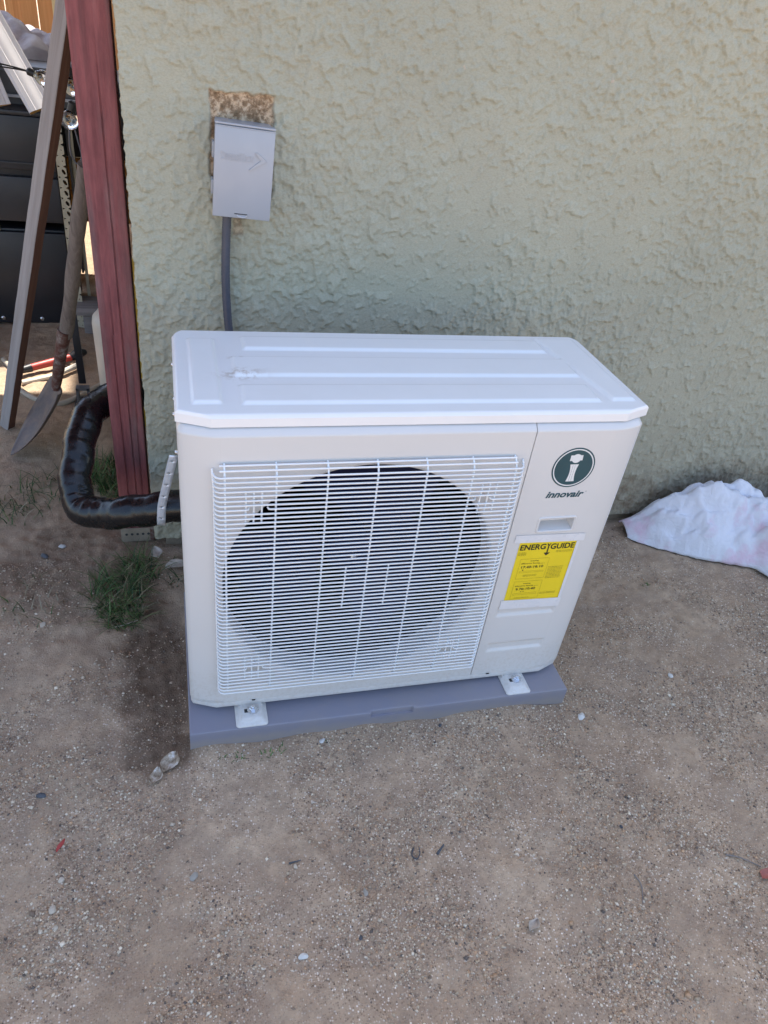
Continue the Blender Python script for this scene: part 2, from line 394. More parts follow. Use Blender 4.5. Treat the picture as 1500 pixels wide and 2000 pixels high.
m = Mt('dry_leaf'); m.set(color=m.ramp(m.noise(60, 4, 0.7), [(0.35, (0.16, 0.105, 0.06)), (0.55, (0.42, 0.34, 0.25)), (0.7, (0.75, 0.71, 0.66))]), rough=0.8); M['leaf'] = m.m
M['redleaf'] = simple('red_leaf', (0.42, 0.06, 0.05), 0.6, 0.2)
M['pinkleaf'] = simple('rusty_pink_leaf', (0.36, 0.12, 0.09), 0.7, 0.2)
M['twig'] = simple('grey_twig', (0.2, 0.17, 0.15), 0.85, 0.25)
M['stone_pale'] = simple('pale_stone', (0.5, 0.42, 0.33), 0.85, 0.15, 60, bump=0.001)
M['stone_grey'] = simple('grey_stone', (0.33, 0.30, 0.25), 0.85, 0.15, 60, bump=0.001)
M['stone_dark'] = simple('dark_stone', (0.07, 0.075, 0.085), 0.7, 0.2, 60, bump=0.001)
M['stone_white'] = simple('white_chip', (0.58, 0.56, 0.52), 0.8, 0.12, 60, bump=0.001)
M['shred'] = simple('clear_plastic_shred', (0.47, 0.40, 0.33), 0.45, 0.3, 60)

# ------------------------------------------------------------------ ground
def axis(lo, hi, step, far, growth=1.35):
    a = list(np.arange(lo, hi + step * 0.5, step)); s = step; x = a[-1]; up = []
    while x < far: s *= growth; x += s; up.append(x)
    s = step; x = a[0]; dn = []
    while x > -far: s *= growth; x -= s; dn.append(x)
    return np.array(dn[::-1] + a + up)
PX0, PX1, PY0, PY1, PZ = -0.0047, 0.9499, -0.0546, 0.43, 0.0568
def ground_h(x, y):
    near = np.exp(-np.maximum(0, np.hypot(x - 0.4, y - 0.5) - 3.0) * 0.5)
    h = 0.016 * fbm(x * 1.1 + 5, y * 1.1, 3) + 0.010 * fbm(x * 5, y * 5 + 3, 3) + 0.0050 * fbm(x * 19, y * 19, 3) + 0.0020 * fbm(x * 60, y * 60, 2)
    dx = np.maximum(np.maximum(PX0 - x, x - PX1), 0); dy = np.maximum(np.maximum(PY0 - y, y - PY1), 0); d = np.hypot(dx, dy)
    h = h * (0.25 + 0.75 * sst(0.0, 0.25, d)) + 0.007 * np.exp(-d * 28) * (0.9 + 3.2 * perlin(x * 9 + 3, y * 9))
    for fx, fy_, fa, fd in ((0.30, -0.33, 0.3, 0.006), (0.62, -0.30, 0.15, 0.005), (0.05, -0.55, 0.5, 0.006), (0.85, -0.42, -0.2, 0.006), (1.25, -0.2, 0.1, 0.005), (-0.22, -0.25, 0.4, 0.005), (1.15, 0.25, 0.9, 0.005)):
        qx = (x - fx) * math.cos(fa) + (y - fy_) * math.sin(fa); qy = -(x - fx) * math.sin(fa) + (y - fy_) * math.cos(fa)
        rr_ = np.hypot(qx / (0.052 + 0.010 * np.sin(qy * 22)), qy / 0.145) + 0.25 * perlin(x * 30, y * 30)
        h = h - fd * sst(1.1, 0.75, rr_) + fd * 0.5 * np.exp(-((rr_ - 1.25) / 0.18) ** 2)
    ins = (d <= 0.0); h = np.where(ins & (x > PX0 + .012) & (x < PX1 - .012) & (y > PY0 + .012), -0.012, h)
    # dug and lumpy soil left of the pad
    e = np.exp(-(((x + 0.10) / 0.13) ** 2 + ((y - 0.25) / 0.38) ** 2) ** 2)
    e2 = np.exp(-(((x + 0.34) / 0.24) ** 2 + ((y - 0.62) / 0.3) ** 2) ** 2)
    h = h - 0.022 * e + (e + e2) * 0.012 * fbm(x * 24 + 9, y * 24, 3)
    return h * near
xs = axis(-1.05, 2.2, 0.0068, 70); ys = axis(-0.95, 2.5, 0.0068, 70)
X, Y = np.meshgrid(xs, ys); Z = ground_h(X, Y)
me = fast_mesh('ground', np.stack([X, Y, Z], -1).reshape(-1, 3), grid_faces(len(ys), len(xs)))
e = np.exp(-(((X + 0.075) / 0.105) ** 2 + ((Y - 0.18) / 0.33) ** 2) ** 2)
e2 = np.exp(-(((X + 0.30) / 0.24) ** 2 + ((Y - 0.66) / 0.24) ** 2) ** 2)
nz = fbm(X * 9, Y * 9, 4)
edge = np.exp(-np.maximum(np.maximum(PX0 - X, X - PX1), np.maximum(PY0 - Y, Y - PY1)).clip(0) * 45)
damp = np.clip(sst(0.15, 0.95, e + 0.55 * nz) * 0.85 + 0.5 * sst(0.2, 0.9, e2 + 0.5 * nz) + 0.3 * edge * (Y < 0), 0, 1)  # damp soil left of the pad, and a darker line along its front
gritty = np.clip(0.3 + 0.7 * sst(0.45, -0.25, Y) + 0.5 * sst(1.0, 1.4, X), 0, 1) * (1 - 0.8 * damp)
me.attributes.new('damp', 'FLOAT', 'POINT').data.foreach_set('value', damp.ravel().astype(np.float32))
me.attributes.new('gritty', 'FLOAT', 'POINT').data.foreach_set('value', gritty.ravel().astype(np.float32))
me.shade_smooth()
tag(link('ground', me, M['dirt']), kind='structure')
def gz(x, y): return float(ground_h(np.array([x]), np.array([y]))[0])

# ------------------------------------------------------------------ house (stucco wall, footing, roof)
HX0, HX1, HY0, HY1, HZ = -0.082, 7.0, 0.69, 8.0, 4.15
house = empty('stucco_house', (3.4, 4.3, 0), 'sage green stucco house wall rising behind the white heat pump', 'house')
def axis2(lo, hi, step, end, growth=1.4):
    a = list(np.arange(lo, hi, step)); s = step; x = a[-1]
    while x + s * growth < end: s *= growth; x += s; a.append(x)
    a.append(end); return np.array(a)
xs = axis2(HX0, 2.2, 0.0028, HX1); zs = axis2(0.045, 1.75, 0.0028, HZ)
X, Z = np.meshgrid(xs, zs)
wx = X + 0.012 * perlin(X * 22, Z * 22); wz = Z + 0.02 * perlin(X * 16 + 4, Z * 16)
dens = fbm(X * 1.7 + 2, Z * 1.7, 3)
a1 = fbm(wx * 33, wz * 25, 4, 0.62) + 0.4 * dens; a2 = fbm(wx * 75 + 7, wz * 60, 3, 0.6) + 0.55 * dens
def trowel(mk, L):
    # plateau that breaks off sharply at its lower left rim and feathers out upwards
    hh = mk * 1.0; sl = L                        # feathered upper and right rims
    for i in range(mk.shape[0] - 2, -1, -1):
        hh[i] = np.minimum(hh[i], hh[i + 1] + sl)
    for j in range(mk.shape[1] - 2, -1, -1):
        hh[:, j] = np.minimum(hh[:, j], hh[:, j + 1] + sl * 1.6)
    return hh
t1 = trowel(a1 > 0.10, 0.15); t2 = trowel(a2 > 0.13, 0.27)
hgt = 0.0050 * t1 + 0.0034 * t2 * (1 - 0.45 * t1) + 0.0008 * sst(-0.2, 0.5, a1) + 0.0008 * fbm(X * 90, Z * 170, 2) + 0.004 * fbm(X * 2.5, Z * 2.5, 2)
en = 0.006 * fbm(X * 45, Z * 45, 3)
def rect(x0, x1, z0, z1, s=0.003):
    d = np.minimum(np.minimum(X - x0, x1 - X), np.minimum(Z - z0, z1 - Z)) + en
    return sst(-s, s, d)
bare = np.maximum(rect(0.101, 0.239, 1.05, 1.255), np.maximum(rect(0.099, 0.110, 0.99, 1.21) * sst(-0.1, 0.25, fbm(X * 30, Z * 30, 2)), rect(0.150, 0.172, 0.955, 1.03) * 0.6))
hgt = hgt * (1 - bare) + bare * (-0.0045 + 0.004 * fbm(X * 90, Z * 90, 3))
hgt += 0.0025 * np.clip(rect(0.093, 0.247, 1.0, 1.263, 0.004) - bare, 0, 1)
dirt = np.clip(sst(0.30, 0.03, Z + 0.10 * fbm(X * 4, Z * 7, 3)) * (0.35 + 0.65 * sst(0.9, 1.3, X)) + 0.35 * sst(0.7, 0.15, Z) * sst(0.95, 1.4, X) + 0.6 * np.exp(-(((X - 0.0) / 0.05) ** 2 + ((Z - 0.40) / 0.035) ** 2)), 0, 1)  # base dirt and a rusty stain, plus soft shade painted towards the lower right
xj = X + (X == HX0) * 0.004 * fbm(X * 5, Z * 60, 3)
Yw = HY0 - hgt
P = np.stack([xj, Yw, Z], -1)
ret = P[:, :1].copy(); ret[:, 0, 1] += 0.05                      # returns round the corner
P = np.concatenate([ret, P], 1); add = lambda A: np.concatenate([A[:, :1], A], 1)
me = fast_mesh('stucco_wall', (P - np.array([3.4, 4.3, 0])).reshape(-1, 3), grid_faces(len(zs), len(xs) + 1))
me.attributes.new('bare', 'FLOAT', 'POINT').data.foreach_set('value', add(bare).ravel().astype(np.float32))
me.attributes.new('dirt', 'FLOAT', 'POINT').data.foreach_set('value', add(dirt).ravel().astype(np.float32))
me.shade_smooth()
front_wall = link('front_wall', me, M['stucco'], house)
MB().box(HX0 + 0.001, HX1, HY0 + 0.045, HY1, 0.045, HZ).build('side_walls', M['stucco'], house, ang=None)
MB().box(HX0 + 0.03, HX1 - 0.03, HY0 + 0.028, HY1 - .03, -0.2, 0.044).build('footing', M['concrete'], house, ang=None)
rf = MB()
ov = 0.10; zr = HZ
rf.add([(HX0 - .12, HY0 - ov, zr), (HX1 + .4, HY0 - ov, zr), (HX1 + .4, 4.3, zr + 1.3), (HX0 - .12, 4.3, zr + 1.3), (HX0 - .12, HY1 + ov, zr), (HX1 + .4, HY1 + ov, zr),
        (HX0 - .12, HY0 - ov, zr + .14), (HX1 + .4, HY0 - ov, zr + .14), (HX1 + .4, 4.3, zr + 1.45), (HX0 - .12, 4.3, zr + 1.45), (HX0 - .12, HY1 + ov, zr + .14), (HX1 + .4, HY1 + ov, zr + .14)],
       [(0, 1, 2, 3), (3, 2, 5, 4), (6, 9, 8, 7), (9, 10, 11, 8), (0, 6, 7, 1), (4, 5, 11, 10), (0, 3, 9, 6), (3, 4, 10, 9), (1, 7, 8, 2), (2, 8, 11, 5)])
rf.build('roof', M['roofing'], house, ang=None)
MB().box(HX0 - .12, HX1 + .4, HY0 - ov + .01, HY0 + 0.01, HZ - 0.02, HZ - 0.003).build('soffit', M['soffit'], house, ang=None)

# added unseen cover: shades the left ground, its gap shapes the sun patch
pc = empty('added_shade_cover', (-2.1, 1.5, 2.45), 'unseen wooden cover added above the red post to shade the left yard', 'shade cover')
for k in range(19):
    ya = 0.02 + k * 0.1952
    if k == 14: MB().box(-4.2, -0.20, ya, ya + 0.11, 2.56, 2.585).build('shade_board', M['patio'], pc, ang=None)  # narrower board, widens the gap for the sun patch
    elif k == 15: MB().box(-4.2, -1.1, ya, ya + 0.193, 2.56, 2.585).build('shade_board', M['patio'], pc, ang=None)      # board cut short so the gap places a sun patch
    else: MB().box(-4.2, -0.20, ya, ya + 0.193, 2.56, 2.585).build('shade_board', M['patio'], pc, ang=None)
for y in (0.75, 3.62):
    MB().box(-4.2, -0.1, y, y + 0.09, 2.42, 2.558).build('beam', M['patio'], pc, ang=None)

# ------------------------------------------------------------------ heat pump
HB = 0.0568
W, D = 0.946, 0.377
hp = empty('heat_pump', (W / 2, 0.19, HB), 'white outdoor heat pump unit with wire fan grille and yellow energy label', 'heat pump')
def plan_left(): return [(0.0, 0.10), (0.0, 0.034), (0.0025, 0.0235), (0.011, 0.0165), (0.030, 0.0092), (0.047, 0.0040), (0.062, 0.0010), (0.075, 0.0)]
def strip(rows, cols):
    """rows: (z, inward offset) ; cols: plan points"""
    P = np.zeros((len(rows), len(cols), 3))
    for i, (z, o) in enumerate(rows):
        for j, (x, y) in enumerate(cols):
            k = max(0.0, 1 - min(x, W - x) / 0.075)
            xo = (o if x < W / 2 else -o) * k * 0.6
            P[i, j] = (x + xo, y + o * (1 - 0.3 * k), z)
    return P
ROWS_T = [(0.8000, 0.0), (0.8025, 0.0005), (0.8045, 0.0022), (0.8100, 0.0076), (0.8140, 0.0116), (0.8148, 0.0220)]
ROWS_B = [(0.0870, 0.004), (0.0875, 0.0015), (0.0900, 0.0)]
CX, CZ, CR = 0.367, 0.438, 0.2955
mb = MB()
pl = plan_left()
mb.grid(strip(ROWS_B + [(z, 0) for z in np.linspace(0.1, 0.8, 8)], pl))
mb.grid(strip(ROWS_T, pl + [(0.30, 0), (0.52, 0), (0.690, 0), (0.6905, 0.002), (0.6905, 0.015)]))
mb.grid(strip(ROWS_B, [(0.075, 0), (0.3, 0), (0.690, 0), (0.6905, 0.002), (0.6905, 0.015)]))
mb.grid(strip([(0.09, 0), (0.8, 0)], [(0.690, 0), (0.6905, 0.002), (0.6905, 0.015)]))
x0, x1, z0, z1 = 0.075, 0.690, 0.09, 0.80
an = sorted([2 * math.pi * k / 120 for k in range(120)] + [math.atan2(z - CZ, x - CX) % (2 * math.pi) for x in (x0, x1) for z in (z0, z1)])
ring = []
for r, y in ((None, 0), (CR + 0.008, 0.0), (CR + 0.003, 0.0006), (CR, 0.0030), (CR - 0.002, 0.008), (CR - 0.003, 0.02), (CR - 0.003, 0.035), (CR - 0.002, 0.056)):
    row = []
    for a in an:
        c, s_ = math.cos(a), math.sin(a)
        if r is None:
            t = min([(x1 - CX) / c if c > 1e-9 else 9, (x0 - CX) / c if c < -1e-9 else 9, (z1 - CZ) / s_ if s_ > 1e-9 else 9, (z0 - CZ) / s_ if s_ < -1e-9 else 9])
            row.append((CX + c * t, 0, CZ + s_ * t))
        else:
            rx = min(r, 10)
            row.append((CX + c * rx, y, CZ + s_ * rx))
    row.append(row[0]); ring.append(row)
mb.grid(np.array(ring))
fp = mb.build('front_panel', M['white'], hp, ang=50)
# service panel with two pressed grooves and the hand hold
mb = MB()
RX0, RX1, RZ0, RZ1 = 0.757, 0.8405, 0.548, 0.579
gx = sorted(set(np.round(np.concatenate([np.arange(0.6925, 0.871, 0.0028), [RX0, RX1, 0.871]]), 5)))
gzs = sorted(set(np.round(np.concatenate([np.arange(0.09, 0.80, 0.0028), [RZ0, RZ1, 0.80]]), 5)))
GX, GZ = np.meshgrid(gx, gzs)
def groove(zc):
    d = np.minimum(np.minimum(GX - 0.716, 0.867 - GX), 0.0135 - np.abs(GZ - zc))
    return sst(-0.003, 0.007, d)
GY = 0.0048 * np.maximum(groove(0.304), groove(0.184))
idx = np.arange(GX.size).reshape(GX.shape); fs = []
for i in range(len(gzs) - 1):
    for j in range(len(gx) - 1):
        if RX0 <= gx[j] < RX1 and RZ0 <= gzs[i] < RZ1: continue
        fs.append((idx[i, j], idx[i, j + 1], idx[i + 1, j + 1], idx[i + 1, j]))
mb.add(np.stack([GX, GY, GZ], -1).reshape(-1, 3).tolist(), fs)
pr_ = [(W - x, y) for x, y in plan_left()][::-1]
mb.grid(strip(ROWS_B + [(z, 0) for z in np.linspace(0.1, 0.8, 8)], pr_))
lead = [(0.692, 0.015), (0.692, 0.002), (0.6925, 0)]
mb.grid(strip(ROWS_T, lead + pr_)); mb.grid(strip(ROWS_B, lead + [(0.871, 0)])); mb.grid(strip([(0.09, 0), (0.8, 0)], lead))
sp = mb.build('service_panel', M['white'], hp, ang=45)
mb = MB()
mb.add([(RX0, 0, RZ0), (RX1, 0, RZ0), (RX1, 0, RZ1), (RX0, 0, RZ1), (RX0 + .003, .024, RZ0 + .009), (RX1 - .003, .024, RZ0 + .009), (RX1 - .003, .024, RZ1 - .001), (RX0 + .003, .024, RZ1 - .001)],
       [(0, 1, 5, 4), (1, 2, 6, 5), (2, 3, 7, 6), (3, 0, 4, 7), (4, 5, 6, 7)])
mb.build('handle_recess', M['white'], sp, ang=None)
mb = MB()
def rrect(x0, x1, z0, z1, r, n=5):
    pts = []
    for cx, cz, a0 in ((x1 - r, z1 - r, 0), (x0 + r, z1 - r, 90), (x0 + r, z0 + r, 180), (x1 - r, z0 + r, 270)):
        for k in range(n + 1):
            a = R_(a0 + 90 * k / n); pts.append((cx + r * math.cos(a), cz + r * math.sin(a)))
    return pts
mb.tube([(x, 0.0012, z) for x, z in rrect(0.7545, 0.8430, 0.5450, 0.5825, 0.005)], 0.0036, 8, closed=True)
mb.build('handle_rim', M['white'], sp)
# base pan
mb = MB()
def outline(i=0.0): return [(i, D - i), (i, 0.032 + i), (0.004 + i, 0.022 + i), (0.058, i + .001), (W - .058, i + .001), (W - .004 - i, 0.022 + i), (W - i, 0.032 + i), (W - i, D - i)]
mb.prism(outline(0.0015), 0.069, 0.0868)
mb.build('base_pan', M['white'], hp, bevel=0.003)
MB().box(0.140, 0.148, 0.0004, 0.004, 0.0838, 0.0858).build('drain_slot', M['seam'], hp)
MB().box(0.735, 0.743, 0.0004, 0.004, 0.0838, 0.0858).build('drain_slot', M['seam'], hp)
mb = MB()
cs = [(0.0008, 0.098), (0.0008, D - 0.02), (0.006, D - 0.006), (0.02, D - 0.001), (W - 0.02, D - 0.001), (W - 0.006, D - 0.006), (W - 0.0008, D - 0.02), (W - 0.0008, 0.098)]
mb.grid(np.array([[(x, y, z) for x, y in cs] for z in (0.0868, 0.45, 0.8160)]))
mb.build('side_panel', M['white'], hp)
mb = MB()
mb.add([(x, y, z) for y in (0.054, 0.35) for z in (0.095, 0.81) for x in (0.03, 0.688)], [(0, 1, 5, 4), (2, 6, 7, 3), (0, 4, 6, 2), (1, 3, 7, 5), (4, 5, 7, 6)])
mb.build('coil_housing', M['dark_in'], hp, ang=None)
# fan
fan = MB()
MF = Matrix.Translation((CX, 0.10, CZ)) @ Matrix.Rotation(R_(90), 4, 'X')
fan.lathe([(0.004, 0.012), (0.03, 0.01), (0.05, 0.004), (0.058, -0.006), (0.058, -0.06)], 32, MF)
fo = fan.build('fan_hub', M['fan'], hp)
bl = np.zeros((9, 14, 3))
for i, r in enumerate(np.linspace(0.05, 0.268, 9)):
    for j, t in enumerate(np.linspace(0, 1, 14)):
        a = R_(-14 + (i / 8) * 26) + t * R_(72 + 22 * math.sin(math.pi * i / 8))
        bl[i, j] = (r * math.cos(a), 0.018 + 0.075 * (t - 0.5) + 0.012 * math.sin(math.pi * t), r * math.sin(a))
for k in range(3):
    a = R_(35 + 120 * k); ca, sa = math.cos(a), math.sin(a)
    Q = bl.copy(); Q[..., 0] = CX + bl[..., 0] * ca - bl[..., 2] * sa; Q[..., 2] = CZ + bl[..., 0] * sa + bl[..., 2] * ca; Q[..., 1] += 0.12
    MB().grid(Q).build('fan_blade', M['fan'], hp, ang=60)
MB().lathe([(0.008, 0.0), (0.008, 0.008), (0.005, 0.011)], 6, Matrix.Translation((CX + 0.002, 0.088, CZ)) @ Matrix.Rotation(R_(90), 4, 'X')).build('fan_nut', M['zinc'], hp)
MB().box(0.325, 0.390, 0.19, 0.215, 0.635, 0.647).box(0.375, 0.385, 0.19, 0.215, 0.605, 0.634).build('motor_bracket', M['cream'], hp)
# lid: pressed ribs as real relief
NY, NX = 150, 300
yy = np.concatenate([np.linspace(-0.002, 0.030, 18), np.linspace(0.030, D - 0.036, 108)[1:], np.linspace(D - 0.036, D + 0.002, 26)[1:]])
def lx(y):
    if y < 0.0225: return -0.002 + 0.0605 * max(0.0, (0.0225 - y)) / 0.0245
    r = 0.034; yb = D + 0.002 - r
    if y > yb: return -0.002 + r - math.sqrt(max(0, r * r - (y - yb) ** 2))
    return -0.002
tt = np.concatenate([np.linspace(0, 0.03, 14), np.linspace(0.03, 0.97, 272)[1:-1], np.linspace(0.97, 1, 14)])
LX = np.array([[lx(y) + (W - 2 * lx(y)) * t for t in tt] for y in yy]); LY = np.repeat(yy[:, None], len(tt), 1)
def rel(x0, x1, y0, y1, s=0.0045, sk=0.0):
    d = np.minimum(np.minimum(LX - x0 - sk * (LY - y0), x1 - LX - 0 * sk * (LY - y0)), np.minimum(LY - y0, y1 - LY))
    return sst(-s, s, d)
hr = np.maximum.reduce([rel(0.118, 0.842, 0.040, 0.112), rel(0.112, 0.848, 0.154, 0.238), rel(0.140, 0.824, 0.277, 0.338),
                        rel(0.030, 0.080, 0.044, 0.325, 0.0045, 0.0) * (1 - sst(0.0, 0.006, LX - 0.080 - 0.0 * LY)), rel(0.872, 0.924, 0.044, 0.352, 0.0045, -0.16)])
# distance to the border for the rolled edge
bp = [(float(lx(y)), float(y)) for y in yy]; 
dB = np.minimum(np.minimum(LX - np.array([[lx(y)] for y in yy]), np.array([[W - lx(y)] for y in yy]) - LX), np.minimum(LY + 0.002, D + 0.002 - LY))
LT = HB + 0.79 - 0.0068
LZ = LT + 0.0052 * hr - 0.006 * (1 - sst(-0.004, 0.011, dB)) ** 2 * 1.6
LP = np.stack([LX * 1.006, LY + 0.0118, LZ], -1)
b_loop = [LP[0, j] for j in range(len(tt))] + [LP[i, -1] for i in range(1, len(yy))] + [LP[-1, j] for j in range(len(tt) - 2, -1, -1)] + [LP[i, 0] for i in range(len(yy) - 2, 0, -1)]
loop = np.array(b_loop + [b_loop[0]])
sk1 = loop.copy(); sk1[:, 2] -= 0.002; sk2 = loop.copy(); sk2[:, 2] = 0.8162
sk3 = sk2.copy(); sk3[:, 0] = W / 2 + (sk3[:, 0] - W / 2) * 0.985; sk3[:, 1] = D / 2 + .012 + (sk3[:, 1] - D / 2 - .012) * 0.96
allv = np.concatenate([LP.reshape(-1, 3), np.stack([loop, sk1, sk2, sk3]).reshape(-1, 3)]) - np.array(OFF[hp.name])
f1 = grid_faces(len(yy), len(tt)); f2 = grid_faces(4, len(loop))[:, ::-1] + LP.shape[0] * LP.shape[1]
me = fast_mesh('top_panel', allv, np.concatenate([f1, f2]))
sg = np.zeros(len(allv), np.float32); nl = LP.shape[0] * LP.shape[1]
sg[:nl] = np.clip(1.3 * np.exp(-(((LX - 0.125) / 0.035) ** 2 + ((LY - 0.16) / 0.018) ** 2)) + np.exp(-(((LX - 0.12) / 0.014) ** 2 + ((LY - 0.235) / 0.006) ** 2)), 0, 1).ravel()
me.attributes.new('smudge', 'FLOAT', 'POINT').data.foreach_set('value', sg)
smooth(me, 40); link('top_panel', me, M['lid'], hp)
# grille of coated wires
YH, YV, WR = -0.0240, -0.0200, 0.0020
def side_wire(sx):
    e_ = 0.004 if sx > .3 else 0.002
    return MB().tube([(sx, -0.002, 0.738), (sx, -0.0075, 0.733), (sx + e_, -0.0085, 0.70), (sx + 2 * e_, -0.0085, 0.16), (sx + 2 * e_, -0.006, 0.147)], 0.0019, 6)
gr = side_wire(0.0585).build('grille', M['wire'], hp)
side_wire(0.6745).build('side_wire', M['wire'], gr)
def wire_obj(name, pts, r=WR, n=6, data=None):
    return MB().tube(pts, r, n).build(name, M['wire'], gr, ang=80)
def hpts(xa, xb, z, la=True, lb=True):
    p = []
    if la: p += [(xa, -0.0055, z), (xa + 0.0012, -0.014, z), (xa + 0.0045, -0.0205, z), (xa + 0.011, YH, z)]
    else: p += [(xa, YH + 0.006, z + 0.001), (xa + 0.002, YH + 0.001, z), (xa + 0.007, YH, z)]
    if lb: p += [(xb - 0.011, YH, z), (xb - 0.0045, -0.0205, z), (xb - 0.0012, -0.014, z), (xb, -0.0055, z)]
    else: p += [(xb - 0.007, YH, z), (xb - 0.002, YH + 0.001, z), (xb, YH + 0.006, z + 0.001)]
    return p
NW = 57; zt, zb = 0.7305, 0.1475; pitch = (zt - zb) / (NW - 1)
cut1 = round((zt - 0.660) / pitch); cut2 = round((zt - 0.2205) / pitch)
wm = MB().tube(hpts(0.060, 0.674, 0.0), WR, 6)
wire_me = None
for k in range(NW):
    z = zt - k * pitch; sh = 0.003 * k / NW
    if k in (cut1, cut2):
        for a, b, la, lb in ((0.060 + sh, 0.124, True, False), (0.159, 0.580, False, False), (0.612, 0.674 + sh * 2, False, True)):
            wire_obj('horizontal_wire', hpts(a, b, z, la, lb))
    else:
        wire_obj('horizontal_wire', hpts(0.060 + sh, 0.674 + sh * 2, z))
wire_obj('horizontal_wire', [(0.071, -0.0165, 0.7405), (0.657, -0.0165, 0.7405)]); wire_obj('horizontal_wire', [(0.071, -0.0075, 0.7465), (0.657, -0.0075, 0.7465)])
for x, xb in ((0.080, 0.083), (0.174, 0.177), (0.271, 0.276), (0.368, 0.374), (0.467, 0.473), (0.564, 0.571), (0.655, 0.672)):
    wire_obj('vertical_wire', [(x, -0.001, 0.7475), (x, -0.008, 0.7440), (x, -0.0155, 0.7375), (x, YV, 0.727), (xb, YV, 0.158), (xb, -0.016, 0.148), (xb, -0.003, 0.1445)], 0.0021)
for xs_, za, zb_ in (((0.118, 0.133, 0.148), 0.695, 0.624), ((0.590, 0.606, 0.6215), 0.693, 0.621), ((0.120, 0.135, 0.150), 0.256, 0.187), ((0.594, 0.608, 0.6225), 0.254, 0.183), ((0.325, 0.417), 0.499, 0.382)):
    for x in xs_: wire_obj('short_wire', [(x, YV, za), (x, YV, zb_)], 0.0019)
for x, z in ((0.141, 0.661), (0.607, 0.66), (0.143, 0.222), (0.609, 0.22)):
    MB().lathe([(0.0045, 0.0), (0.0045, 0.002), (0.003, 0.0035)], 10, Matrix.Translation((x, -0.0005, z)) @ Matrix.Rotation(R_(90), 4, 'X')).build('screw', M['zinc'], hp)
for y, z in ((0.30, 0.80), (0.09, 0.80), (0.12, 0.70), (0.34, 0.70), (0.37, 0.545)):
    MB().lathe([(0.0045, 0.0), (0.0045, 0.003), (0.003, 0.005)], 10, Matrix.Translation((-0.0005, y, z)) @ Matrix.Rotation(R_(-90), 4, 'Y')).build('screw', M['zinc'], hp)
# feet with bolts
def loft(mb, loops, cap=True):
    n = len(loops[0]); v = [p for l in loops for p in l]; f = []
    for i in range(len(loops) - 1):
        for j in range(n): f.append((i * n + j, i * n + (j + 1) % n, (i + 1) * n + (j + 1) % n, (i + 1) * n + j))
    if cap: f.append(tuple((len(loops) - 1) * n + j for j in range(n))); f.append(tuple(range(n - 1, -1, -1)))
    return mb.add(v, f)
for xa, xb in ((0.1, 0.1735), (0.778, 0.8455)):
    mb = MB(); L = []
    for ins, z in ((0.0, 0.0574), (0.0, 0.0600), (0.0015, 0.0615), (0.006, 0.0622), (0.009, 0.0650), (0.0135, 0.0700), (0.017, 0.0712)):
        L.append([(x, y, z) for x, y in rrect(xa + ins, xb - ins, -0.0535 + ins, 0.05, 0.008)])
    loft(mb, L); ft = mb.build('mounting_foot', M['white'], hp, ang=50)
    xc = (xa + xb) / 2 + 0.004; Mx = Matrix.Translation((xc, -0.016, 0.0712))
    MB().lathe([(0.0135, 0.0002), (0.0135, 0.0018), (0.008, 0.002)], 20, Mx).build('washer', M['zinc'], ft)
    MB().lathe([(0.0088, 0.002), (0.0088, 0.007), (0.0075, 0.0082), (0.0048, 0.0083), (0.0048, 0.0120), (0.0038, 0.013)], 6, Mx).build('bolt', M['zinc'], ft, ang=30)
    MB().box(xc - 0.02, xc - 0.004, -0.0225, -0.0120, 0.0708, 0.0716).build('bolt_slot', M['seam'], ft)
    MB().box((xa + xb) / 2 - 0.028, (xa + xb) / 2 + 0.028, 0.0, 0.33, 0.0600, 0.0690).build('foot_rail', M['white'], ft)

# lettering and labels
def text_geo(txt, x0, x1, z0, z1, y, shear=0.0, offset=0.0, ext=0.0, keep=False):
    cu = bpy.data.curves.new('t', 'FONT'); cu.body = txt; cu.shear = shear; cu.offset = offset; cu.extrude = ext; cu.resolution_u = 3
    ob = bpy.data.objects.new('t', cu); C.objects.link(ob)
    dg = bpy.context.evaluated_depsgraph_get(); me = bpy.data.meshes.new_from_object(ob.evaluated_get(dg))
    V = np.array([v.co for v in me.vertices]); F = [tuple(p.vertices) for p in me.polygons]
    bpy.data.objects.remove(ob); bpy.data.curves.remove(cu); bpy.data.meshes.remove(me)
    lo, hi = V[:, :2].min(0), V[:, :2].max(0)
    sx = (x1 - x0) / (hi[0] - lo[0]); sz = (z1 - z0) / (hi[1] - lo[1])
    zz = V[:, 2] - V[:, 2].min()
    return [(x0 + (a - lo[0]) * sx, y - c, z0 + (b - lo[1]) * sz) for (a, b), c in zip(V[:, :2], zz)], F
def disc(mb, cx, cz, r, y, mi, n=64, r0=0.0):
    if r0 == 0: mb.add([(cx + r * math.cos(2 * math.pi * k / n), y, cz + r * math.sin(2 * math.pi * k / n)) for k in range(n)], [tuple(range(n))], mi)
    else:
        v = [(cx + q * math.cos(2 * math.pi * k / n), y, cz + q * math.sin(2 * math.pi * k / n)) for q in (r0, r) for k in range(n)]
        mb.add(v, [(k, (k + 1) % n, n + (k + 1) % n, n + k) for k in range(n)], mi)
mb = MB()
ex, ez = 0.797, 0.7125
disc(mb, ex, ez, 0.0490, -0.0004, 0); disc(mb, ex, ez, 0.0458, -0.0006, 1, r0=0.0432)
st = []
for t in np.linspace(0, 1, 9):
    hw = 0.0098 - 0.0032 * math.sin(math.pi * t); cxs = ex + 0.0005
    st.append((cxs - hw, -0.0007, 0.6785 + t * 0.0425))
for t in np.linspace(1, 0, 9):
    hw = 0.0098 - 0.0032 * math.sin(math.pi * t); st.append((ex + 0.0005 + hw, -0.0007, 0.6785 + t * 0.0425))
